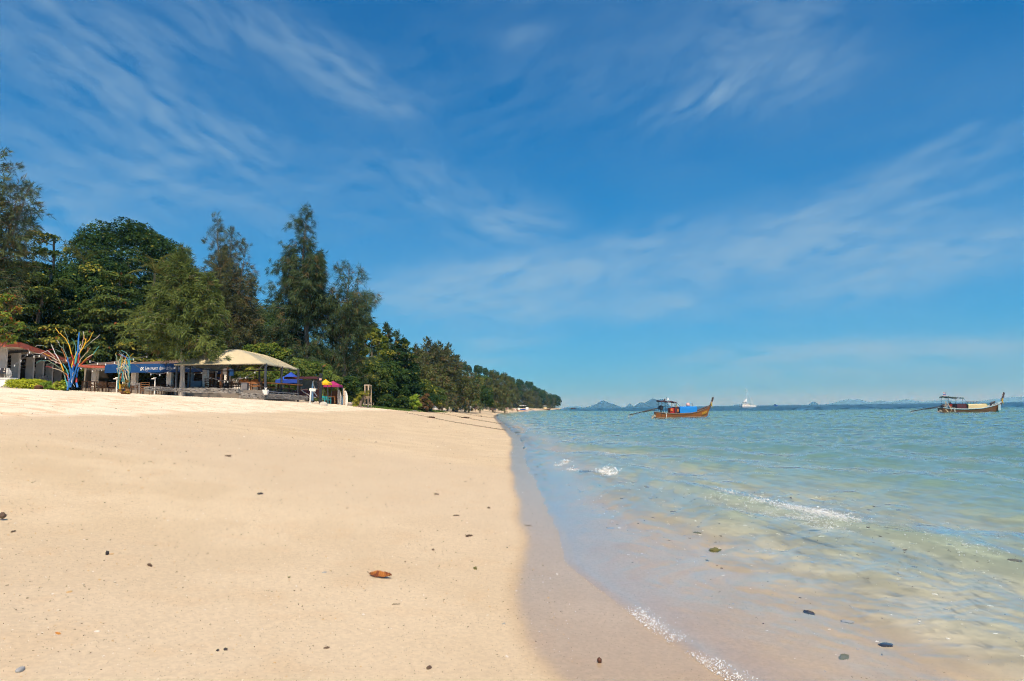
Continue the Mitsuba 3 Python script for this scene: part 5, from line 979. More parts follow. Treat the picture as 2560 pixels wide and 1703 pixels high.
def person(label, p, rz, pose=None, shirt='c_white', shorts='c_navy', skin='c_tanned', hair='c_black', group=None, bare=False, s=1.0):
    "faces -y before the turn rz"
    J = {k: np.array(v, float) for k, v in {**BASE, **(pose or {})}.items()}; key = thing('person', label, 'person', group)
    M = T().translate([float(v) for v in p]).rotate([0, 0, 1], math.degrees(rz)).scale(s)
    up = unit(J['head'] - J['neck']); h = J['head']; fw = np.cross(J['shL'] - J['shR'], J['neck'] - J['pelvis']); fw = -unit(fw) if unit(fw)[1] > .0 and pose is None else unit(fw)
    if fw @ (J['chest'] * 0 + [0, -1, 0]) < 0: fw = -fw
    B = [(J['pelvis'], .135, J['chest'], .145), (J['chest'], .13, J['neck'] - up * .03, .06), (J['shL'], .065, J['shR'], .065), (J['shL'], .06, J['chest'], .12), (J['shR'], .06, J['chest'], .12), (J['neck'] - up * .04, .055, h, .06),
         (h + up * .035, .098, h - up * .045 + fw * .03, .072), (h + fw * .095 + up * .0, .015, h + fw * .105 - up * .03, .017)]
    for q in 'LR':
        B += [(J['sh' + q], .056, J['el' + q], .043), (J['el' + q], .043, J['wr' + q], .029), (J['hip' + q], .095, J['kn' + q], .060), (J['kn' + q], .058, J['an' + q], .038), (J['an' + q] - [0, 0, .03], .042, J['an' + q] + fw * .17 - [0, 0, .055], .030)]
        sd = unit(J['shL'] - J['shR']) * (1 if q == 'L' else -1); B.append((h + sd * .092, .02, h + sd * .096 - up * .035, .016))
    hands = []
    for q in 'LR':
        w = J['wr' + q]; d = unit(w - J['el' + q]); sd = unit(np.cross(d, fw + [.01, .02, .03])); palm = w + d * .07
        hands.append((w, .026, palm, .030))
        for i, l in enumerate((.062, .075, .07, .055)): a = palm + sd * (.030 - .02 * i); b_ = a + d * l * .6; hands += [(a, .011, b_, .010), (b_, .010, b_ + unit(d + .7 * fw) * l * .5, .008)]
        hands.append((w + d * .03 + sd * .025, .013, w + d * .07 + sd * .055 + fw * .02, .009))
    body = merged(B, .05); hd = merged(hands, .05, 0)
    part(key, 'body', cat_(body, hd), skin, 50, to_world=M)
    part(key, 'hair', merged([(h + up * .05 - fw * .015, .104, h + up * .02 - fw * .045, .092)], .05), hair, 50, to_world=M)
    if not bare: part(key, 'shirt', merged([(J['pelvis'], .150, J['chest'], .162), (J['chest'], .145, J['neck'] - up * .07, .075), (J['shL'], .078, J['shR'], .078)] + [(J['sh' + q], .074, J['sh' + q] * .45 + J['el' + q] * .55, .060) for q in 'LR'], .06), shirt, 50, to_world=M)
    part(key, 'shorts', merged([(J['pelvis'] + [0, 0, .03], .155, J['pelvis'] - [0, 0, .04], .150)] + [(J['hip' + q], .112, J['hip' + q] * .25 + J['kn' + q] * .75, .085) for q in 'LR'], .06), shorts, 50, to_world=M)
    return key
def walking(k=.5, arm=.6):
    return dict(knL=(.10, -.16 * k - .04, .51), anL=(.10, -.22 * k, .10), knR=(-.10, .02, .50), anR=(-.10, .34 * k, .16), elL=(.23, .12 * arm + .02, 1.13), wrL=(.24, .16 * arm - .05, .89), elR=(-.23, -.08 * arm, 1.13), wrR=(-.24, -.26 * arm, .93))

# ------------------------------------------------------------------ boats
hullw = lambda a, b: proc(lambda p, n, uv: mix(a, b, fbm(p.x * 1.2, p.y * 1.2, p.z * 14, 4)) * (.82 + .18 * smoothstep(.02, .10, abs(p.z * 5.2 - dr.floor(p.z * 5.2) - .5))))
pbr('hull_varnish', hullw((.20, .065, .018), (.38, .135, .038)), .35, spec=.5); pbr('hull_brown', hullw((.10, .048, .024), (.20, .10, .05)), .4, spec=.5)
pbr('hull_white', hullw((.62, .52, .46), (.74, .66, .60)), .45); pbr('hull_dark', (.07, .05, .045), .5); diffuse('tarp_cream', canvas((.58, .46, .25), (.74, .62, .38))); pbr('tarp_blue', canvas((.008, .17, .56), (.02, .27, .74)), .5); pbr('canopy_dark', (.055, .03, .035), .6); pbr('canopy_green', (.05, .075, .065), .6)
pbr('trim_blue', (.38, .52, .58), .5); pbr('trim_dark', (.13, .085, .065), .5); pbr('trim_grey', (.30, .28, .24), .6)
def hull_shell(L, B, sheer, rake, zb=-.32, thick=.045):
    s = np.concatenate([np.linspace(0, .7, 15)[:-1], np.linspace(.7, 1, 14)]); half = B * (.70 + .30 * np.sin(np.clip(s / .45, 0, 1) * np.pi / 2)) * np.where(s > .45, np.clip(1 - np.clip((s - .45) / .56, 0, 1) ** 2.4, .03, 1), 1)
    zg_ = np.interp(s, *zip(*sheer)); lv = [0, .12, .4, .7, 1.0]
    def ring(off, floor):
        P = []
        for i in range(len(s)):
            z0 = zb if not floor else min(.12, zg_[i] - .2); row = []
            for sg in (-1, 1):
                pts = []
                for f in lv:
                    z = z0 + (zg_[i] - z0) * f; wdt = half[i] * (.05 if f == 0 and not floor else .62 + .38 * f ** .7) - off; rk = rake * max(0, (s[i] - .72) / .28) ** 1.6 * max(0., 1 - (z - zb) / (zg_[i] - zb)) ** 1.1
                    pts.append((s[i] * L - rk - (off * 2 if i == len(s) - 1 else 0), sg * max(wdt, .015), z))
                row += pts[::-1] if sg < 0 else pts
            P.append(row)
        return np.array(P)
    o = ring(0, False); inn = ring(thick, True); m = grid_mesh(o); mi_ = grid_mesh(inn); mi_.faces = mi_.faces[:, ::-1]
    tr = [trimesh.Trimesh(np.vstack([r_, r_.mean(0)]), [[i, (i + 1) % len(r_), len(r_)] for i in range(len(r_))], process=False) for r_ in (o[0], inn[0] + [.05, 0, 0])]
    lip = [grid_mesh(np.stack([o[:, k], inn[:, k]], 1)) for k in (0, -1)]
    return cat_(m, mi_, *tr, *lip), s, half, zg_, o
def longtail(label, p, rz, L, B, sheer, rake, hull, trim, prow_top, canopy, tarp, cargo, shaft, extras=(), detail=True, s=1.0, cat='longtail boat', group=None):
    key = thing('longtail_boat', label, cat, group); M = T().translate([float(v) for v in p]).rotate([0, 0, 1], math.degrees(rz)).scale(s)
    P = lambda n, m, mat, sm=False, **k: part(key, n, m, mat, sm, to_world=M, **k)
    sh, st, half, zz, o = hull_shell(L, B, sheer, rake); P('hull', sh, hull, 35)
    for sg in (0, -1): P('gunwale', tube(o[:, sg] + [0, 0, .02], .075, 5), trim, 40)
    tip = np.array([L, 0, zz[-1]]); t1 = np.array([L + prow_top[0], 0, prow_top[1]])
    P('prow', cat_(beam(tip - [.25, 0, .6], tip * .45 + t1 * .55, .13, .22), beam(tip * .5 + t1 * .5, t1, .13, .24)), 'hull_dark' if hull != 'hull_white' else 'c_maroon')
    g = tip * .72 + t1 * .28
    if detail:
        P('garland', cat_(*[tube([g + [.02 * j, .13 * math.cos(a), .13 * math.sin(a) - .03 * j] for a in np.linspace(0, 2 * np.pi, 13)], .07, 6) for j in (0, 1)]), 'c_pink' if canopy[3] == 'canopy_dark' else 'c_gold', 50, label='flower and cloth garlands tied round the prow')
        g2 = tip * .94 + t1 * .06; P('garland', cat_(tube([g2 + [.0, .17 * math.cos(a), .20 * math.sin(a)] for a in np.linspace(0, 2 * np.pi, 13)], .075, 6), tube([g2 + [.05, -.16, 0], g2 + [.10, -.18, -.5]], .04, 5)), 'c_gold', 50, label='yellow cloth tied below the prow post')
    if canopy:
        x0, x1, (z0, z1), mat = canopy; n = 9; xs, ys = np.meshgrid(np.linspace(x0, x1, n), np.linspace(-1, 1, n), indexing='ij'); zc = np.interp(xs, [x0, x1], [z0, z1]) + .16 * (1 - ys ** 2) + .05 * np.sin(6 * xs)
        top = np.stack([xs, ys * B * .92, zc], -1); P('canopy', cat_(grid_mesh(top), grid_mesh(top - [0, 0, .05])), mat, 40)
        for x in (x0 + .35, (x0 + x1) / 2, x1 - .3):
            for sg in (-1, 1): P('canopy_post', bar((x, sg * B * .8, .3), (x, sg * B * .86, np.interp(x, [x0, x1], [z0, z1]) + .02), .03, 5), 'c_charcoal')
        if detail: P('stay', bar((x1 - .1, -B * .8, z1), (x1 + 1.1, -B * .75, zz[8] + .55), .018, 4), 'c_charcoal')
    for x0, x1, h, mat, edge in tarp:
        n = 12; t = np.linspace(0, 1, n); xs = np.linspace(x0, x1, 9); P_ = []
        for x in xs:
            b = np.interp(x, st * L, half) * .96; zgw = np.interp(x, st * L, zz)
            P_.append([(x, -b * math.cos(a) if 0 else b * np.clip(1.25 * math.cos(a), -1, 1), zgw - .06 + (h - zgw) * min(1, 1.6 * math.sin(a)) + .02 * math.sin(9 * x + 3 * a)) for a in np.linspace(0, np.pi, n)])
        P('tarp', grid_mesh(np.array(P_)), mat, 40)
        if edge:
            for row in (P_[0], P_[-1]): P('tarp_edge', tube(np.array(row), .04, 5), edge, 40)
            Q = np.array(P_); P('tarp_edge', tube(Q[:, 3] + [0, 0, .02], .03, 5), 'c_turquoise', 40)
    for x0, x1, h, mat, w in cargo: 
        b = np.interp((x0 + x1) / 2, st * L, half) * w; P('cargo_box', box(x0, x1, -b, b, .1, h), mat)
    if shaft:
        ex, ez, tx, tz = shaft
        eng = cat_(trimesh.creation.icosphere(2, .34), box(-.35, .3, -.2, .2, -.22, .2), trimesh.creation.cylinder(.16, .55, sections=14, transform=rot(np.pi / 2, (1, 0, 0)))); eng.apply_translation((ex, 0, ez)); P('engine', eng, 'c_charcoal', 40)
        P('engine_stand', cat_(bar((ex, -.3, .2), (ex, -.1, ez - .2), .05), bar((ex, .3, .2), (ex, .1, ez - .2), .05), bar((ex + .6, 0, .3), (ex + .1, 0, ez), .04)), 'black_metal')
        a, b = np.array([ex - .2, 0, ez]), np.array([tx, 0, tz]); P('propeller_shaft', cat_(bar(a, b, .075), bar(a * .85 + b * .15 - [0, 0, .16], a * .45 + b * .55 - [0, 0, .08], .05)), 'c_black')
        P('propeller_guard', cat_(tube([b + [.5, 0, -.03], b + [.1, 0, -.25], b + [-.22, 0, -.42], b + [-.1, 0, -.1], b], .035, 5), tube([b, b + [-.1, .12, -.2], b + [-.22, 0, -.42]], .025, 5)), 'trim_grey')
        P('propeller', cat_(*[cbox(b + [-.05, .07 * math.cos(a_), .07 * math.sin(a_) - .2], (.03, .12, .05), 0, rot(a_, (1, 0, 0))) for a_ in (0, 2.1, 4.2)]), 'steel')
        P('tiller', bar((ex + .2, 0, ez + .15), (ex + 1.3, .1, ez + .25), .03), 'black_metal')
    for n, m, mat in extras: P(n, m, mat, 40)
    return key, M
m1 = 98.5 / FOC; q = at(1638, 1043, 98.5); q[2] = -.02
def X1(px): return (px - 1638) * m1
def Z1(py): return (1043.5 - py) * m1 * 1.0
letter = meshkit.text_mesh('Paisan', .34, .02, True); letter.apply_transform(trimesh.transformations.shear_matrix(.3, (1, 0, 0), (0, 0, 0), (0, 1, 0)) if 0 else np.eye(4))
lt = letter.copy(); v = lt.vertices.copy(); w_ = 1.0 / (v[:, 0].max() - v[:, 0].min()); lt.vertices = np.column_stack([X1(1752) + v[:, 0] * w_ * .85, -.70 - v[:, 2] + (v[:, 0] * w_) * .36, .36 + v[:, 1] + .36 * v[:, 0] * w_])
fender = cat_(*[trimesh.Trimesh(blob(.16, 2, .1, 1, i).vertices * [1, .8, .9] + c, blob(.16, 2, .1, 1, i).faces) for i, c in enumerate([(-.15, -.5, .22), (-.35, -.2, .10), (-.1, -.1, .35), (-.3, .25, .2), (-.55, -.35, .03)])])
B1, M1 = longtail('brown varnished longtail boat with bright blue tarpaulin amidships, moored nearest', q, math.radians(2), X1(1779), .95, [(0, .84), (.12, .68), (.35, .57), (.6, .61), (.74, .80), (.9, 1.28), (1, 1.80)], .8, 'hull_varnish', 'trim_dark', (.36, Z1(994)),
    (X1(1645), X1(1690), (Z1(1002), Z1(1006)), 'canopy_dark'), [(X1(1696), X1(1740), Z1(1015), 'tarp_blue', None)],
    [(X1(1673), X1(1683), Z1(1019), 'c_red', .8), (X1(1684), X1(1694), Z1(1017), 'c_maroon', .85), (X1(1655), X1(1668), .75, 'trim_grey', .6)], (X1(1653), Z1(1018), X1(1573), Z1(1035)),
    [('name_lettering', lt, 'c_gold'), ('bumper_strip', box(X1(1661), X1(1662.6), -.955, -.90, .0, .68), 'white_paint'), ('waterline_trim', tube([(X1(x), -.55 - .38 * math.sin(min(1, (x - 1638) / 60) * 1.57) if x < 1700 else -.93 + .62 * ((x - 1700) / 65) ** 2, .09) for x in np.linspace(1640, 1762, 14)], .03, 4), 'trim_grey'), ('fender', fender, 'trim_grey'),
     ('bow_foot', trimesh.convex.convex_hull(np.array([(X1(1752), -.32, -.1), (X1(1752), .32, -.1), (X1(1768), -.06, -.1), (X1(1768), .06, -.1), (X1(1752), -.36, .12), (X1(1752), .36, .12), (X1(1769), -.06, .2), (X1(1769), .06, .2)])), 'tarp_blue'),
     ('bow_deck', trimesh.convex.convex_hull(np.array([(X1(1742), -.55, 1.0), (X1(1742), .55, 1.0), (X1(1778), -.08, 1.78), (X1(1778), .08, 1.78), (X1(1744), -.5, .9), (X1(1744), .5, .9)])), 'trim_dark'),
     ('folded_umbrella', trimesh.creation.revolve(np.array([(0, .5), (.10, .6), (.14, .9), (.04, 2.0), (0, 2.05)]), sections=10).apply_translation((X1(1689), -.55, .05)) , 'c_gold'),
     ('life_jacket', cat_(box(X1(1674), X1(1679), -.80, -.72, .95, 1.3), box(X1(1690), X1(1693.5), -.84, -.78, .85, 1.25)), 'c_orange'),
     ('cloth_bundle', blob(.28, 2, .25, 1.4, 4, (1, .8, 1.1)).apply_translation((X1(1721), -.1, Z1(1012))), 'c_pink'), ('hoop', cat_(tube([(X1(1725), 0, 1.5), (X1(1726), 0, Z1(1009)), (X1(1732), 0, Z1(1008.5)), (X1(1733), 0, 1.5)], .025, 5)), 'c_charcoal'),
     ('antenna', cat_(bar((X1(1668.5), 0, 2.3), (X1(1668.5), 0, Z1(992)), .018, 4), bar((X1(1673), .1, 2.3), (X1(1673), .1, Z1(995)), .016, 4), bar((X1(1662), -.2, 2.4), (X1(1663.5), -.2, Z1(996)), .018, 4)), 'c_charcoal'), ('flag', box(X1(1670), X1(1674), .0, .01, Z1(999), Z1(994.5)), 'print_white'), ('lamp', trimesh.creation.icosphere(1, .12).apply_translation((X1(1662), -.2, 2.62)), 'c_charcoal')])
m2 = 113.0 / FOC; q = at(2351, 1030.5, 113.0); q[2] = -.02
def X2(px): return (px - 2351) * m2
def Z2(py): return (1030.5 - py) * m2
flag = [box(X2(2361), X2(2368), -.005, .005, Z2(y1), Z2(y0)) for y0, y1 in ((981, 982.4), (982.4, 983.8), (983.8, 986.4), (986.4, 987.8), (987.8, 989.2))]
B2, M2 = longtail('dark brown longtail boat with cream tarpaulin and two men aboard, at the right', q, math.radians(1), X2(2507), 1.05, [(0, .84), (.12, .60), (.35, .52), (.6, .62), (.74, .86), (.9, 1.22), (1, 1.66)], .8, 'hull_brown', 'trim_blue', (.55, Z2(982.5)),
    (X2(2359), X2(2404), (Z2(992), Z2(996)), 'canopy_green'), [(X2(2412), X2(2461), Z2(1009), 'tarp_cream', 'c_green')],
    [(X2(2385), X2(2409), Z2(1009), 'c_maroon', .85), (X2(2461), X2(2470), .95, 'c_white', .5)], (X2(2360), Z2(1014), X2(2277), Z2(1026)),
    [('flag_red', cat_(flag[0], flag[4]), 'c_red'), ('flag_white', cat_(flag[1], flag[3]), 'print_white'), ('flag_blue', flag[2], 'c_navy'), ('flag_pole', bar((X2(2366.5), 0, .5), (X2(2368), 0, Z2(980)), .022, 5), 'c_charcoal'),
     ('mooring_rope', tube([(X2(2361), -1.0, 1.5), (X2(2365), -1.06, 1.0), (X2(2368), -1.08, .45), (X2(2366), -1.08, .1), (X2(2360), -1.05, .12), (X2(2355), -1.0, .55)], .06, 6), 'c_cream'), ('fender', fender.copy(), 'trim_grey'), ('bumper_strip', box(X2(2376.6), X2(2377.8), -1.06, -1.0, .05, .62), 'white_paint'),
     ('bow_panel', trimesh.convex.convex_hull(np.array([(X2(2488), -.78, .25), (X2(2499), -.42, .35), (X2(2500), -.42, 1.25), (X2(2489), -.84, 1.15), (X2(2488), -.70, .25), (X2(2499), -.34, .35), (X2(2500), -.34, 1.25), (X2(2489), -.76, 1.15)])), 'trim_blue'), ('bow_foot', trimesh.convex.convex_hull(np.array([(X2(2488), -.3, -.1), (X2(2488), .3, -.1), (X2(2501), 0, -.1), (X2(2488), -.42, .14), (X2(2488), .42, .14), (X2(2502), 0, .2)])), 'c_turquoise'),
     ('roof_board', cat_(box(X2(2420), X2(2447), -.5, .5, Z2(1005.2), Z2(1004)), *[bar((X2(x), y, 1.3), (X2(x), y, Z2(1004.6)), .03, 4) for x in (2424, 2440) for y in (-.4, .4)]), 'canopy_dark'), ('stern_rail', cat_(bar((X2(2355), -.8, .9), (X2(2358), -.85, 1.9), .04), bar((X2(2358), -.85, 1.9), (X2(2362), -.8, .9), .035), box(X2(2354), X2(2362), -.9, -.8, 1.05, 1.15)), 'pale_wood'), ('bench', box(X2(2369), X2(2382), -.8, .8, .78, .84), 'trim_grey')])
def boat_pt(o, x, y, z, rz): return (o[0] + x * math.cos(rz) - y * math.sin(rz), o[1] + x * math.sin(rz) + y * math.cos(rz), o[2] + z)
SIT = dict(hipL=(.09, -.02, .90), hipR=(-.09, -.02, .90), knL=(.12, -.42, .88), knR=(-.12, -.42, .88), anL=(.12, -.42, .46), anR=(-.12, -.40, .46), elL=(.24, -.05, 1.13), wrL=(.20, -.30, 1.0), elR=(-.24, -.05, 1.13), wrR=(-.20, -.30, 1.0))
person('man in a red shirt sitting under the green canopy of the right longtail boat', boat_pt(q, X2(2376), -.1, .06, 0), -.5, SIT, 'c_red', 'c_charcoal', 'c_tanned')
BEND = dict(pelvis=(0, .06, .92), chest=(0, -.30, 1.12), neck=(0, -.44, 1.18), head=(0, -.58, 1.22), shL=(.18, -.38, 1.14), shR=(-.18, -.38, 1.14), elL=(.22, -.46, .86), elR=(-.22, -.46, .86), wrL=(.16, -.58, .62), wrR=(-.16, -.58, .62), hipL=(.09, .06, .90), hipR=(-.09, .06, .90), knL=(.11, -.04, .50), knR=(-.11, .02, .50), anL=(.11, .06, .09), anR=(-.11, .16, .09))
person('man in dark clothes bending forward on the bow of the right longtail boat', boat_pt(q, X2(2476), -.25, .48, 0), math.pi / 2, BEND, 'c_charcoal', 'c_charcoal', 'c_tanned')
# splash thrown up by the propeller of the right boat
def drops(P, r, seed): 
    g = np.random.default_rng(seed); ms = []; ico = trimesh.creation.icosahedron(); V_, F_, o = [], [], 0
    rr = r * g.lognormal(0, .3, len(P)); v = ico.vertices[None] * rr[:, None, None] * g.uniform(.7, 1.3, (len(P), 1, 3)) + P[:, None]; f = ico.faces[None] + (np.arange(len(P)) * 12)[:, None, None]
    return trimesh.Trimesh(v.reshape(-1, 3), f.reshape(-1, 3), process=False)
scene['foam_white'] = {'type': 'twosided', 'b': {'type': 'principled', 'base_color': rgb(.74, .77, .78), 'roughness': .35, 'specular': .4}}
g = np.random.default_rng(4); c = at(2277, 1028, 113); P = np.column_stack([c[0] + g.normal(0, .35, 90), c[1] + g.normal(0, .3, 90), np.abs(g.normal(0, .22, 90)) + .02])
k = thing('splash', 'white splash at the propeller of the right longtail boat', 'splash', kind='stuff'); scene[k] = mikit.ply(drops(P, .024, 5), 'foam_white')

# white tour boat drawn up on the far sand, smaller boats beyond
q = on(1276, 335); q[2] = .25; mb = 335 / FOC
longtail('white longtail tour boat with white awning and red trim, drawn up on the far sand', (at(1322, 1030, 338)[0], 338, -.05), math.pi - .05, 45 * mb, 1.3, [(0, .95), (.2, .8), (.6, .85), (.85, 1.3), (1, 2.2)], 1.2, 'hull_white', 'c_red', (.7, 3.2), (1.2, 4.6, (3.1, 3.2), 'white_paint'), [(4.3, 7.2, 2.0, 'white_paint', None), (.1, 1.5, 2.3, 'white_paint', None)], [(1.6, 3.4, 1.5, 'c_navy', .8), (3.4, 4.2, 1.4, 'c_blue', .7)], (.3, 1.4, -2.6, .6), detail=False)
longtail('brown longtail boat with pale tarpaulin, afloat beyond the white tour boat', (at(1351, 1024, 560)[0], 560, -.05), .05, 27 * 560 / FOC, 1.2, [(0, .95), (.2, .8), (.6, .85), (.85, 1.3), (1, 2.2)], 1.2, 'hull_brown', 'trim_dark', (.6, 3.0), (2.2, 4.8, (3.4, 3.4), 'white_paint'), [(2.6, 5.2, 2.5, 'tarp_cream', None)], [], (.3, 1.3, -2.6, .5), detail=False)
longtail('tiny dark longtail boat off the tip of the far sand spit', (at(1427, 1021, 850)[0], 850, -.05), .05, 13 * 850 / FOC, 1.2, [(0, 1.1), (.2, .9), (.6, .9), (.85, 1.3), (1, 2.0)], 1.2, 'hull_dark', 'trim_dark', (.5, 2.6), None, [], [(1.0, 3.2, 1.7, 'c_charcoal', .7)], (.3, 1.2, -2.0, .5), detail=False)
# catamaran
Yc = 620; mc = Yc / FOC; x0 = at(1852, 1016, Yc)[0]
def XC(px): return x0 + (px - 1852) * mc
def ZC(py): return (1017.0 - py) * mc
ct = thing('catamaran', 'white sailing catamaran at anchor on the horizon, mainsail half lowered', 'sailing boat')
def cat_hull(y): 
    s = np.linspace(0, 1, 16); h = .75 * np.sin(np.pi * np.clip(.35 + s * .65, 0, 1)) ** .6 + .02; P_ = []
    for i, t in enumerate(s): x = XC(1852) + (XC(1888) - XC(1852)) * t; zt = 1.25 + .5 * t; P_.append([(x, y - h[i], zt), (x, y - h[i] * .9, .6), (x - .4 * t, y - h[i] * .5, -.3), (x - .4 * t, y + h[i] * .5, -.3), (x, y + h[i] * .9, .6), (x, y + h[i], zt), (x, y, zt + .02), (x, y - h[i], zt)])
    return grid_mesh(np.array(P_))
for y in (-2.6, 2.6): part(ct, 'hull', cat_hull(Yc + y), 'white_paint', 30)
def loft(x0, x1, x2, x3, z0, z1, w0, w1): return trimesh.convex.convex_hull(np.array([(x, Yc + sy * w, z) for (x, z, w) in ((x0, z0, w0), (x1, z0, w0), (x2, z1, w1), (x3, z1, w1)) for sy in (-1, 1)]))
part(ct, 'bridge_deck', box(XC(1853), XC(1880), Yc - 2.6, Yc + 2.6, .9, 1.5), 'white_paint'); part(ct, 'cabin', loft(XC(1855), XC(1877), XC(1873), XC(1855), 1.5, 2.9, 2.2, 1.9), 'white_paint'); part(ct, 'window', loft(XC(1857), XC(1876.2), XC(1874.4), XC(1857), 1.85, 2.45, 2.22, 2.08), 'c_black')
part(ct, 'bimini', box(XC(1853.5), XC(1866), Yc - 1.8, Yc + 1.8, 3.5, 3.62), 'white_paint'); part(ct, 'bimini_post', cat_(*[bar((XC(x), Yc + y, 1.5), (XC(x), Yc + y, 3.5), .05) for x in (1855, 1865) for y in (-1.7, 1.7)]), 'steel')
part(ct, 'mast', tube([(XC(1868.2), Yc, 2.8), (XC(1866.6), Yc, ZC(966))], [.16, .10], 8), 'white_paint'); part(ct, 'boom', tube([(XC(1868), Yc, 4.3), (XC(1857), Yc, 4.1)], [.22, .30], 8), 'c_charcoal', label='boom with dark sail cover')
part(ct, 'mainsail', trimesh.Trimesh(np.array([(XC(1858.5), Yc - .05, 4.5), (XC(1867.4), Yc, 4.6), (XC(1867), Yc, ZC(994.5)), (XC(1862), Yc - .35, 6.4)]), [[0, 1, 3], [1, 2, 3]], process=False), 'print_white'); part(ct, 'forestay', tube([(XC(1867), Yc, ZC(969)), (XC(1884), Yc, 1.7)], [.10, .14], 6), 'white_paint', label='furled foresail on the forestay'); part(ct, 'shroud', cat_(bar((XC(1866.8), Yc, ZC(972)), (XC(1865), Yc - 2.6, 1.4), .03, 4), bar((XC(1866.8), Yc, ZC(972)), (XC(1865), Yc + 2.6, 1.4), .03, 4)), 'steel')
part(ct, 'hull_window', cat_(*[box(XC(x), XC(x + 2.6), Yc - 3.36, Yc - 3.33, .75, 1.0) for x in (1858, 1863, 1868)]), 'c_black')
Ym = 1100; mm = Ym / FOC; x1 = at(1934, 1013, Ym)[0]; mv = thing('motor_boat', 'tiny dark motor boat on the horizon right of the catamaran', 'boat')
part(mv, 'hull', trimesh.convex.convex_hull(np.array([(x1, Ym - 1.6, 1.2), (x1, Ym + 1.6, 1.2), (x1 + 6.5, Ym, 2.0), (x1 + .5, Ym - 1.2, -.4), (x1 + .5, Ym + 1.2, -.4), (x1 + 5.5, Ym, -.4)])), 'c_navy'); part(mv, 'cabin', box(x1 + 1.2, x1 + 3.8, Ym - 1.1, Ym + 1.1, 1.2, 3.4), 'pale_blue')

# walkers on the far sand
for px, Y, rz, kw, lb in [(1188, 195, 2.8, dict(shirt='c_maroon', shorts='c_black'), 'lone walker in dark red on the far sand, left of the group'), (1229, 262, .4, dict(shirt='c_charcoal', shorts='c_red'), 'walker in dark top and red shorts, left of the group on the far sand'), (1232.5, 264, .2, dict(bare=True, shorts='c_navy', skin='c_skin'), 'bare chested walker in navy shorts in the group on the far sand'), (1236, 268, .1, dict(shirt='c_orange', shorts='c_charcoal'), 'walker in an orange top in the group on the far sand'), (1239, 272, 2.9, dict(shirt='c_pink', shorts='c_navy'), 'walker in a pink top, right of the group on the far sand'), (1246, 290, 3.0, dict(shirt='c_white', shorts='c_charcoal'), 'walker in a white shirt between the group and the white tour boat'), (1267, 330, 1.2, dict(shirt='c_red', shorts='c_red'), 'person in red standing at the bow of the white tour boat')]:
    person(lb, on(px, Y), rz, walking(.5 + .3 * math.sin(px)), **kw)

# ------------------------------------------------------------------ ropes, drift, stones and shells
for i, (a, m, b, lb) in enumerate([((1012, 75), (1110, 62), (1268, 50), 'nearest mooring rope running down the sand'), ((1070, 112), (1150, 92), (1255, 72), 'middle mooring rope with drift caught on it, running down the sand'), ((1115, 150), (1190, 128), (1238, 118), 'farthest mooring rope running down the sand')]):
    P = np.array([on(px, Y) for px, Y in (a, ((a[0] + m[0]) / 2, (a[1] + m[1]) / 2), m, ((b[0] + m[0]) / 2, (b[1] + m[1]) / 2), b)]); t = np.linspace(0, 1, 5); tt = np.linspace(0, 1, 40); Q = np.column_stack([np.interp(tt, t, P[:, j]) for j in range(2)] + [tt * 0]); Q[:, 0] += .12 * np.sin(tt * 17 + i); Q[:, 2] = land(Q[:, 0], Q[:, 1]) + .03
    solo('mooring_rope', tube(Q, .020 + .005 * i, 5), 'twig_brown', lb, 'rope', smooth=True)
for px, Y, L, lb in ((1078, 66, 1.1, 'dark clump of drift caught on the nearest mooring rope'), (1160, 88, 2.0, 'long dark clump of drift caught on the middle mooring rope'), (1201, 124, 1.0, 'small dark clump of drift caught on the farthest mooring rope')):
    q = on(px, Y); solo('drift_clump', blob(.12, 2, .5, 3, px, (L / .24 * .9, .8, .8)), 'dark_wood', lb, 'driftwood', smooth=False, to_world=T().translate((q + [0, 0, .04]).tolist()).rotate([0, 0, 1], -35))
# the fallen almond leaf
q = hit(953, 1442); s_ = np.linspace(0, 1, 22); w = .043 * np.sin(np.pi * s_ ** .9) ** .75 * (1 - .22 * np.exp(-((s_ - .52) / .06) ** 2)); tv = np.linspace(-1, 1, 9); Sg, Tg = np.meshgrid(s_, tv, indexing='ij')
Pl = np.stack([Sg * .225, Tg * np.interp(Sg, s_, w), .007 + .010 * np.abs(Tg) ** 1.5 + .004 * np.sin(7 * Sg) + .0015 * np.cos(22 * Sg) * np.abs(Tg) + .006 * Sg], -1)
pbr('leaf_brown', proc(lambda p, n, uv: mix((.16, .045, .015), (.40, .15, .03), smoothstep(.3, .7, fbm(p.x * 40, p.y * 40, 3., 3))) * (.75 + .25 * smoothstep(.15, .35, abs(p.x * 55 - dr.floor(p.x * 55) - .5)))), .4)
lk = thing('fallen_leaf', 'large reddish brown fallen leaf lying on the sand in the foreground', 'leaf'); ML = T().translate((q + [-.105, .02, .014]).tolist()).rotate([0, 0, 1], -20).rotate([0, 1, 0], 1).rotate([1, 0, 0], 24)
part(lk, 'blade', cat_(grid_mesh(Pl), grid_mesh(Pl - [0, 0, .0015])), 'leaf_brown', True, to_world=ML); part(lk, 'midrib', tube(np.column_stack([s_ * .225, 0 * s_, .0085 + .004 * np.sin(7 * s_) + .006 * s_]), np.linspace(.0022, .0008, 22), 5), 'leaf_brown', 50, to_world=ML); part(lk, 'stalk', tube([(0, 0, .014), (-.012, .004, .018), (-.022, .010, .024)], [.002, .0025, .004], 5), 'dark_wood', 50, to_world=ML)
for k_, c_ in dict(pebble_black=(.022, .020, .024), pod_brown=(.09, .035, .018), twig_brown=(.10, .062, .04), shell_white=(.72, .68, .62), shell_tan=(.55, .36, .17), leaf_orange=(.50, .20, .03), weed_green=(.12, .11, .03), stone_grey=(.30, .31, .32), coral_pale=(.62, .50, .36)).items(): pbr(k_, c_, .5)
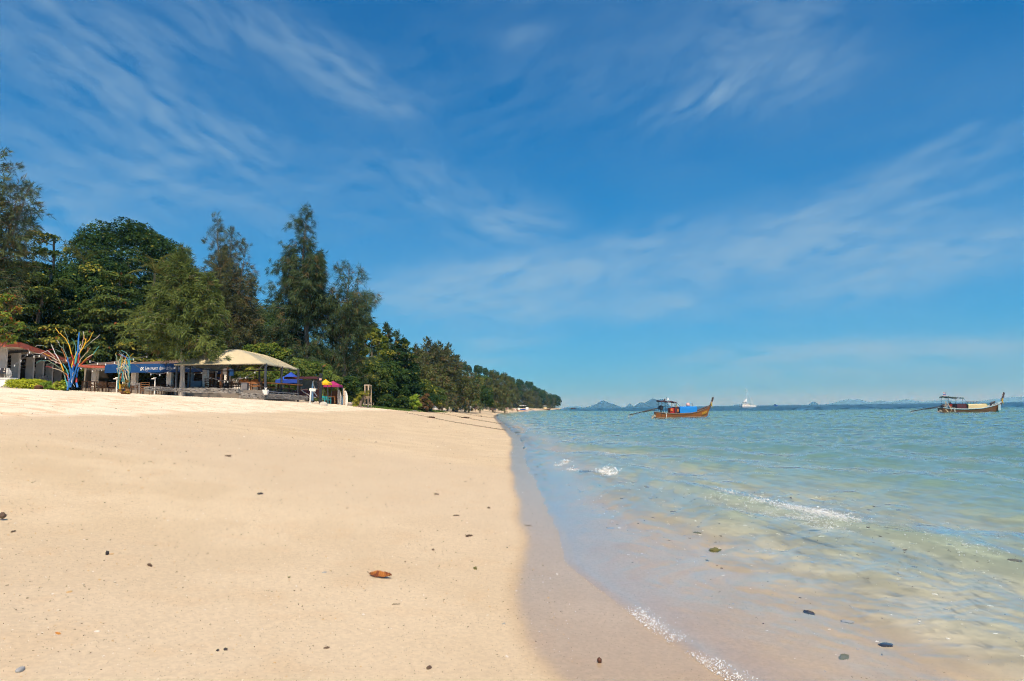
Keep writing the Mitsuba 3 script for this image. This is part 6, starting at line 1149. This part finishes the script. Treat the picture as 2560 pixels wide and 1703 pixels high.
def pebble(px, py, r, mat, label, cat, seed, sc=(1, .8, .7), name='pebble', group=None, lift=.35): 
    r = r * .66
    q = hit(px, py); solo(name, blob(r, 2, .18, 1.3, seed, sc), mat, label, cat, group, smooth=50, to_world=T().translate((q + [0, 0, r * sc[2] * lift]).tolist()).rotate([0, 0, 1], seed * 47))
pebble(1499, 1657, .026, 'pod_brown', 'shiny dark brown nut on the wet sand at the bottom', 'nut', 3, (.85, .85, 1.0), 'nut', lift=.8)
pebble(268, 1387, .034, 'pebble_black', 'upright black pebble on the sand at the left', 'pebble', 4, (.62, .6, 1.0), lift=.5)
pebble(277, 1386, .03, 'shell_tan', 'orange shell right beside the upright black pebble', 'shell', 5, (1.2, .6, .3), 'shell')
pebble(50, 1677, .042, 'stone_grey', 'grey shell in the bottom left corner', 'shell', 6, (1.2, .6, .45), 'shell')
pebble(145, 1584, .028, 'leaf_orange', 'bright orange bit of leaf near the bottom left', 'leaf', 7, (1.3, .5, .25), 'leaf_scrap')
pebble(242, 1580, .020, 'shell_white', 'white oval shell right of the bright orange leaf scrap', 'shell', 8, (1.2, .7, .4), 'shell')
pebble(173, 1481, .024, 'shell_tan', 'tan shell piece in the lower left', 'shell', 9, (1.2, .6, .4), 'shell')
pebble(544, 1627, .015, 'pebble_black', 'round black pebble, left one of a close pair near the bottom', 'pebble', 10)
pebble(564, 1625, .019, 'pebble_black', 'round black pebble, right one of a close pair near the bottom', 'pebble', 11)
pebble(816, 1621, .022, 'twig_brown', 'short dark brown twig near the bottom middle', 'twig', 12, (1.3, .6, .5), 'twig')
pebble(1072, 1671, .026, 'twig_brown', 'dark mottled seed near the bottom, left of the nut', 'seed', 13, (1.2, .8, .6), 'seed')
pebble(1188, 1423, .034, 'weed_green', 'crumpled olive green leaf right of the big brown leaf', 'leaf', 14, (1., .7, .8), 'leaf_scrap')
pebble(1083, 1376, .026, 'twig_brown', 'dark folded seed husk above and right of the big brown leaf', 'husk', 15, (.9, .5, .8), 'husk')
pebble(811, 1432, .026, 'stone_grey', 'grey purple shell left of the big brown leaf', 'shell', 16, (1.3, .6, .4), 'shell')
pebble(723, 1444, .024, 'weed_green', 'small olive leaf scrap left of the grey purple shell', 'leaf', 17, (1.2, .6, .3), 'leaf_scrap')
pebble(1222, 1271, .05, 'twig_brown', 'small tangled brown weed beside the wet sand', 'weed', 18, (1., .5, .5), 'drift_weed')
pebble(570, 1141, .085, 'twig_brown', 'flat brown husk half way up the sand', 'husk', 19, (1.3, .8, .35), 'husk')
pebble(650, 1236, .055, 'pebble_black', 'dark chip on the sand left of centre', 'chip', 20, (1.2, .6, .5), 'husk')
pebble(908, 1537, .016, 'shell_white', 'white round shell below the big brown leaf', 'shell', 21, (1.1, .9, .5), 'shell')
pebble(1267, 1642, .016, 'shell_white', 'white shell at the bottom, left of the nut', 'shell', 22, (1.2, .7, .5), 'shell')
pebble(1393, 1436, .018, 'shell_white', 'white shell chip alone on the wet sand', 'shell', 23, (1., .8, .5), 'shell')
pebble(1260, 1560, .020, 'stone_grey', 'grey feathery scrap near the wet sand', 'scrap', 24, (1.2, .4, .4), 'scrap')
for i, (a, b, r, lb) in enumerate([((1165, 1343), (1180, 1341), .011, 'short thick dark twig right of centre'), ((1134, 1290), (1148, 1290), .007, 'thin dark twig above the short thick one'), ((1086, 1237), (1097, 1238), .012, 'short dark stick in the middle of the sand'), ((0, 1301), (11, 1300), .03, 'thick brown stick cut off by the left edge'), ((980, 1512), (1001, 1511), .0025, 'thin pale brown twig below the big brown leaf'), ((28, 1332), (39, 1329), .006, 'thin bent twig below the thick stick at the left edge'), ((1310, 1313), (1330, 1316), .003, 'thin straw on the wet mirror sand'), ((370, 1414), (379, 1418), .009, 'small dark twig right of the upright black pebble')]):
    A, Bq = hit(*a), hit(*b); solo('twig', tube([A + [0, 0, r], (A + Bq) / 2 + [0, 0, r * 1.6], Bq + [0, 0, r]], [r, r * 1.05, r * .8], 6), 'twig_brown', lb, 'twig', smooth=40)
# many more small pods, chips and shells scattered as the tide left them
g = np.random.default_rng(31); DOTS = [(126, 1086), (256, 1118), (289, 1118), (252, 1137), (93, 1120), (466, 1129), (378, 1155), (638, 1162), (508, 1163), (372, 1155), (87, 1205), (305, 1213), (453, 1205), (630, 1206), (624, 1219), (652, 1236), (220, 1255), (262, 1257), (330, 1255), (396, 1274), (495, 1244), (82, 1272), (392, 1296), (469, 1277), (182, 1318), (203, 1313), (442, 1334), (508, 1341), (422, 1354), (583, 1338), (603, 1337), (621, 1332), (443, 1356), (472, 1388), (490, 1390), (442, 1431), (260, 1452), (210, 1463), (212, 1467), (118, 1622), (177, 1620), (315, 1448), (585, 1513), (636, 1617), (696, 1094), (718, 1142), (707, 1178), (886, 1141), (881, 1141), (862, 1142), (832, 1231), (866, 1232), (704, 1258), (1092, 1226), (976, 1103), (940, 1105), (1125, 1160), (1190, 1149), (1220, 1142), (1205, 1190), (1177, 1198), (1210, 1210), (1183, 1255), (1168, 1330), (1155, 1303), (1109, 1355), (1013, 1452), (1022, 1465), (1003, 1473), (1098, 1416), (757, 1570), (717, 1520), (746, 1511), (903, 1525), (1009, 1565), (1089, 1570), (1171, 1568), (1025, 1659), (1036, 1677), (760, 1677), (1258, 1642), (686, 1325), (743, 1330), (797, 1313), (845, 1263), (917, 1244), (1141, 1452), (1215, 1350), (1268, 1370), (1196, 1387)]
for i, (px, py) in enumerate(DOTS):
    q = hit(px, py); d = np.hypot(q[0], q[1]); r = d / FOC * g.uniform(.8, 1.7); mt_ = 'pebble_black' if g.random() < .5 else 'twig_brown'
    solo('seed_pod', blob(r, 1, .2, 1.3, i % 7, (g.uniform(1, 1.6), .8, .55)), mt_, 'tiny dark seed pod or chip lying on the tan sand', 'seed pod', 'dark seed pods scattered over the sand', smooth=50, to_world=T().translate((q + [0, 0, r * .25]).tolist()).rotate([0, 0, 1], g.uniform(0, 360)))
def litter(n, mat, rmin, rmax, label, cat, seed, px_scale):
    r = np.random.default_rng(seed); px, py = r.uniform(-40, 1420, n), 1060 + 650 * r.beta(1.3, 1.25, n); P = []
    for a, b in zip(px, py): 
        y = 1.5 / max((b - 1022) / FOC, .01) * .9; x = (a - CX) / FOC * y; P.append((x, y))
    P = np.array(P); P += r.normal(0, .05, P.shape); u = seg_dist(P[:, 0], P[:, 1], SHL); P = P[u > .35]; z = land(P[:, 0], P[:, 1]); d = np.hypot(P[:, 0], P[:, 1]); rr = np.clip(d / FOC * px_scale * r.lognormal(0, .35, len(P)), rmin, rmax); ico = trimesh.creation.icosahedron()
    v = ico.vertices[None] * rr[:, None, None] * np.stack([r.uniform(.9, 1.8, len(P)), r.uniform(.6, 1, len(P)), r.uniform(.3, .6, len(P))], -1)[:, None] ; a = r.uniform(0, 6.28, len(P)); cA, sA = np.cos(a)[:, None], np.sin(a)[:, None]; v = np.stack([v[..., 0] * cA - v[..., 1] * sA, v[..., 0] * sA + v[..., 1] * cA, v[..., 2]], -1) + np.column_stack([P, z + rr * .15])[:, None]
    k = thing('shell_grit' if 'white' in mat else 'drift_grit', label, cat, kind='stuff'); scene[k] = mikit.ply(trimesh.Trimesh(v.reshape(-1, 3), (ico.faces[None] + (np.arange(len(P)) * 12)[:, None, None]).reshape(-1, 3), process=False), mat)
litter(1500, 'twig_brown', .002, .03, 'fine dark grit of twigs and seeds strewn over the sand', 'grit', 51, 1.0); litter(900, 'shell_white', .002, .025, 'fine white shell bits strewn over the sand', 'shell bits', 52, 1.0); litter(900, 'shell_tan', .002, .03, 'fine tan shell bits strewn over the sand', 'shell bits', 53, 1.1)
# stones and weed under the clear water, bits floating on it
def sunk(px, py, r, mat, label, seed, sc=(1, .6, .4), cat='stone', name='sunken_stone'):
    r = r * .34
    d = at(px, py, 1.0) - EYE; best = None
    ys = np.geomspace(3, 60, 400); Q = EYE + ys[:, None] * d; best = Q[np.nonzero(Q[:, 2] < land(Q[:, 0], Q[:, 1]))[0][0]]
    solo(name, blob(r, 3, .55, 1.9, seed, sc), mat, label, cat, smooth=50, to_world=T().translate((best + [0, 0, r * sc[2] * .3]).tolist()).rotate([0, 0, 1], seed * 31))
sunk(1671, 1353, .09, 'pebble_black', 'dark flat stone at the edge of the shallows, farthest up', 1, (1.2, .6, .3)); sunk(1787, 1379, .22, 'weed_green', 'green weedy stone in the shallows below the breaking wave', 2, (1.2, .8, .4)); sunk(1768, 1404, .09, 'pebble_black', 'small dark stone left below the green weedy stone', 3, (1.2, .6, .4))
sunk(2022, 1536, .13, 'pebble_black', 'dark blue slanting stone under the clear water at centre right', 4, (1.1, .6, .5)); sunk(2118, 1556, .12, 'stone_grey', 'grey stone under the water, right of the slanting one', 5, (1.1, .7, .3)); sunk(2215, 1616, .14, 'pebble_black', 'long dark stone under the water near the bottom right', 6, (1.1, .7, .35)); sunk(2110, 1646, .10, 'weed_green', 'olive weedy stone under the water near the bottom', 7, (1.2, .7, .5)); sunk(2030, 1408, .10, 'stone_grey', 'blue grey stone under the ripples below the breaking wave', 8, (1.1, .7, .3)); sunk(2000, 1496, .05, 'pebble_black', 'small dark pebble under the clear water', 9); sunk(1742, 1333, .16, 'weed_green', 'weedy patch under the shallows left of the green stone', 10, (1.2, .7, .2), 'weed', 'sunken_weed')
g = np.random.default_rng(71)
for nm, mt_, n_, lb in (('sea_bed_grit', 'shell_white', 500, 'pale shell bits strewn over the bottom under the clear shallows'), ('sea_bed_gravel', 'stone_grey', 420, 'small grey stones strewn over the bottom under the clear shallows'), ('sea_bed_litter', 'twig_brown', 420, 'dark leaf litter strewn over the bottom under the clear shallows')):
    y = g.uniform(2.8, 15, n_); x = np.interp(y, SHL[:600, 1], SHL[:600, 0]) + g.uniform(.5, 6.5, n_); rr = np.hypot(x, y) / FOC * 1.5 * g.lognormal(0, .5, n_); ico = trimesh.creation.icosahedron(); a = g.uniform(0, 6.28, n_); v = ico.vertices[None] * rr[:, None, None] * np.stack([g.uniform(1, 2.2, n_), g.uniform(.6, 1, n_), g.uniform(.2, .5, n_)], -1)[:, None]
    cA, sA = np.cos(a)[:, None], np.sin(a)[:, None]; v = np.stack([v[..., 0] * cA - v[..., 1] * sA, v[..., 0] * sA + v[..., 1] * cA, v[..., 2]], -1) + np.column_stack([x, y, land(x, y) + rr * .1])[:, None]
    k = thing(nm, lb, 'gravel', kind='stuff'); scene[k] = mikit.ply(trimesh.Trimesh(v.reshape(-1, 3), (ico.faces[None] + (np.arange(n_) * 12)[:, None, None]).reshape(-1, 3), process=False), mt_)
for px, py, L, lb in ((1462, 1170, .35, 'dark scrap of weed riding on the small wave near the shore'), (2052, 1283, .22, 'dark scrap of weed floating behind the breaking wave'), (2009, 1266, .08, 'tiny dark scrap floating behind the breaking wave'), (2263, 1386, .06, 'tiny dark scrap on the face of the wave at the right')):
    y = 1.55 / ((py - (1021.8 - .0135 * (px - 1280))) / FOC); p = at(px, py, y); u = seg_dist(p[:1], p[1:2], SHL); zz_ = sea(p[:1], p[1:2], u, np.array([y]))[0]
    solo('floating_weed', blob(L / 2, 2, .35, 2, int(L * 100), (1, .35, .16)), 'hull_dark', lb, 'weed', smooth=40, to_world=T().translate([p[0], p[1], zz_ + .01]).rotate([0, 0, 1], 20))

# ------------------------------------------------------------------ foam
def surf(x, y): 
    x, y = np.asarray(x), np.asarray(y); return sea(x, y, seg_dist(x, y, SHL), np.hypot(x, y))
def foam(label, xy, r, seed, up=0., dens=None):
    g = np.random.default_rng(seed); x, y = xy[:, 0], xy[:, 1]; z = surf(x, y); P = np.column_stack([x, y, z + np.abs(g.normal(0, 1, len(x))) * up + .001])
    k = thing('foam', label, 'foam', kind='stuff'); scene[k] = mikit.ply(drops(P, r, seed), 'foam_white')
def crest_pts(n, y0, y1, seed, clumps):
    g = np.random.default_rng(seed); c = g.uniform(y0, y1, clumps); i = g.integers(0, clumps, n); y = np.clip(c[i] + g.normal(0, .16, n), y0 - .3, y1 + .3); n1 = meshkit.noise(np.stack([y * .8, y * 0 + 1.5, y * 0], -1), 3)
    return np.column_stack([_cs(y) + .25 * (n1 - .5) - .06 + np.where(g.random(n) < .6, g.normal(-.02, .03, n), g.normal(-.12, .10, n)), y])
foam('white foam tumbling on the crest of the little breaking wave', crest_pts(2200, 8.2, 9.7, 1, 22), .0042, 61, .011)
foam('thin white foam on the upper part of the breaking wave crest', crest_pts(260, 9.9, 11.4, 2, 7), .006, 62, .015)
foam('sparse white droplets on the right end of the breaking wave', crest_pts(120, 6.4, 7.6, 3, 6), .0035, 63, .012)
g = np.random.default_rng(9)
def around(pts, n, sx, seed):
    g = np.random.default_rng(seed); i = g.integers(0, len(pts), n); p = np.array(pts)[i]; return p + np.column_stack([g.normal(0, 1, n) * p[:, 1] * sx, g.normal(0, 1, n) * p[:, 1] * sx * 2.2])
def wpt(px, py): 
    y = 1.58 / ((py - (1021.8 - .0135 * (px - 1280))) / FOC); p = at(px, py, y); return p[:2]
foam('small white foam patch on the wave left of centre near the shore', around([wpt(1517, 1181), wpt(1510, 1176), wpt(1527, 1187)], 260, .006, 3), .011, 64, .02); foam('white foam at the tip of the little wave on the wet sand', around([wpt(1402, 1158), wpt(1412, 1153), wpt(1430, 1170)], 150, .005, 4), .008, 65, .012); foam('white foam fleck on the second wave far left', around([wpt(1520, 1129), wpt(1530, 1130)], 90, .004, 5), .014, 66, .012)
y = np.sort(g.uniform(3.3, 5.6, 3200)); cl = np.clip(meshkit.fbm(np.stack([y * 3.2, y * 0, y * 0], -1), 3, 77) * 2.4 - .75, 0, 1); y = y[g.random(len(y)) < cl]
ue = edge_u(y); xs_ = np.interp(y, SHL[:600, 1], SHL[:600, 0]) - ue * .96; fo = np.column_stack([xs_ + np.abs(g.normal(.04, .075, len(y))), y + g.normal(0, .02, len(y))])
fo = fo[::2]; foam('lacy line of white bubbles along the water edge in the foreground', fo, .0032, 68, .002)
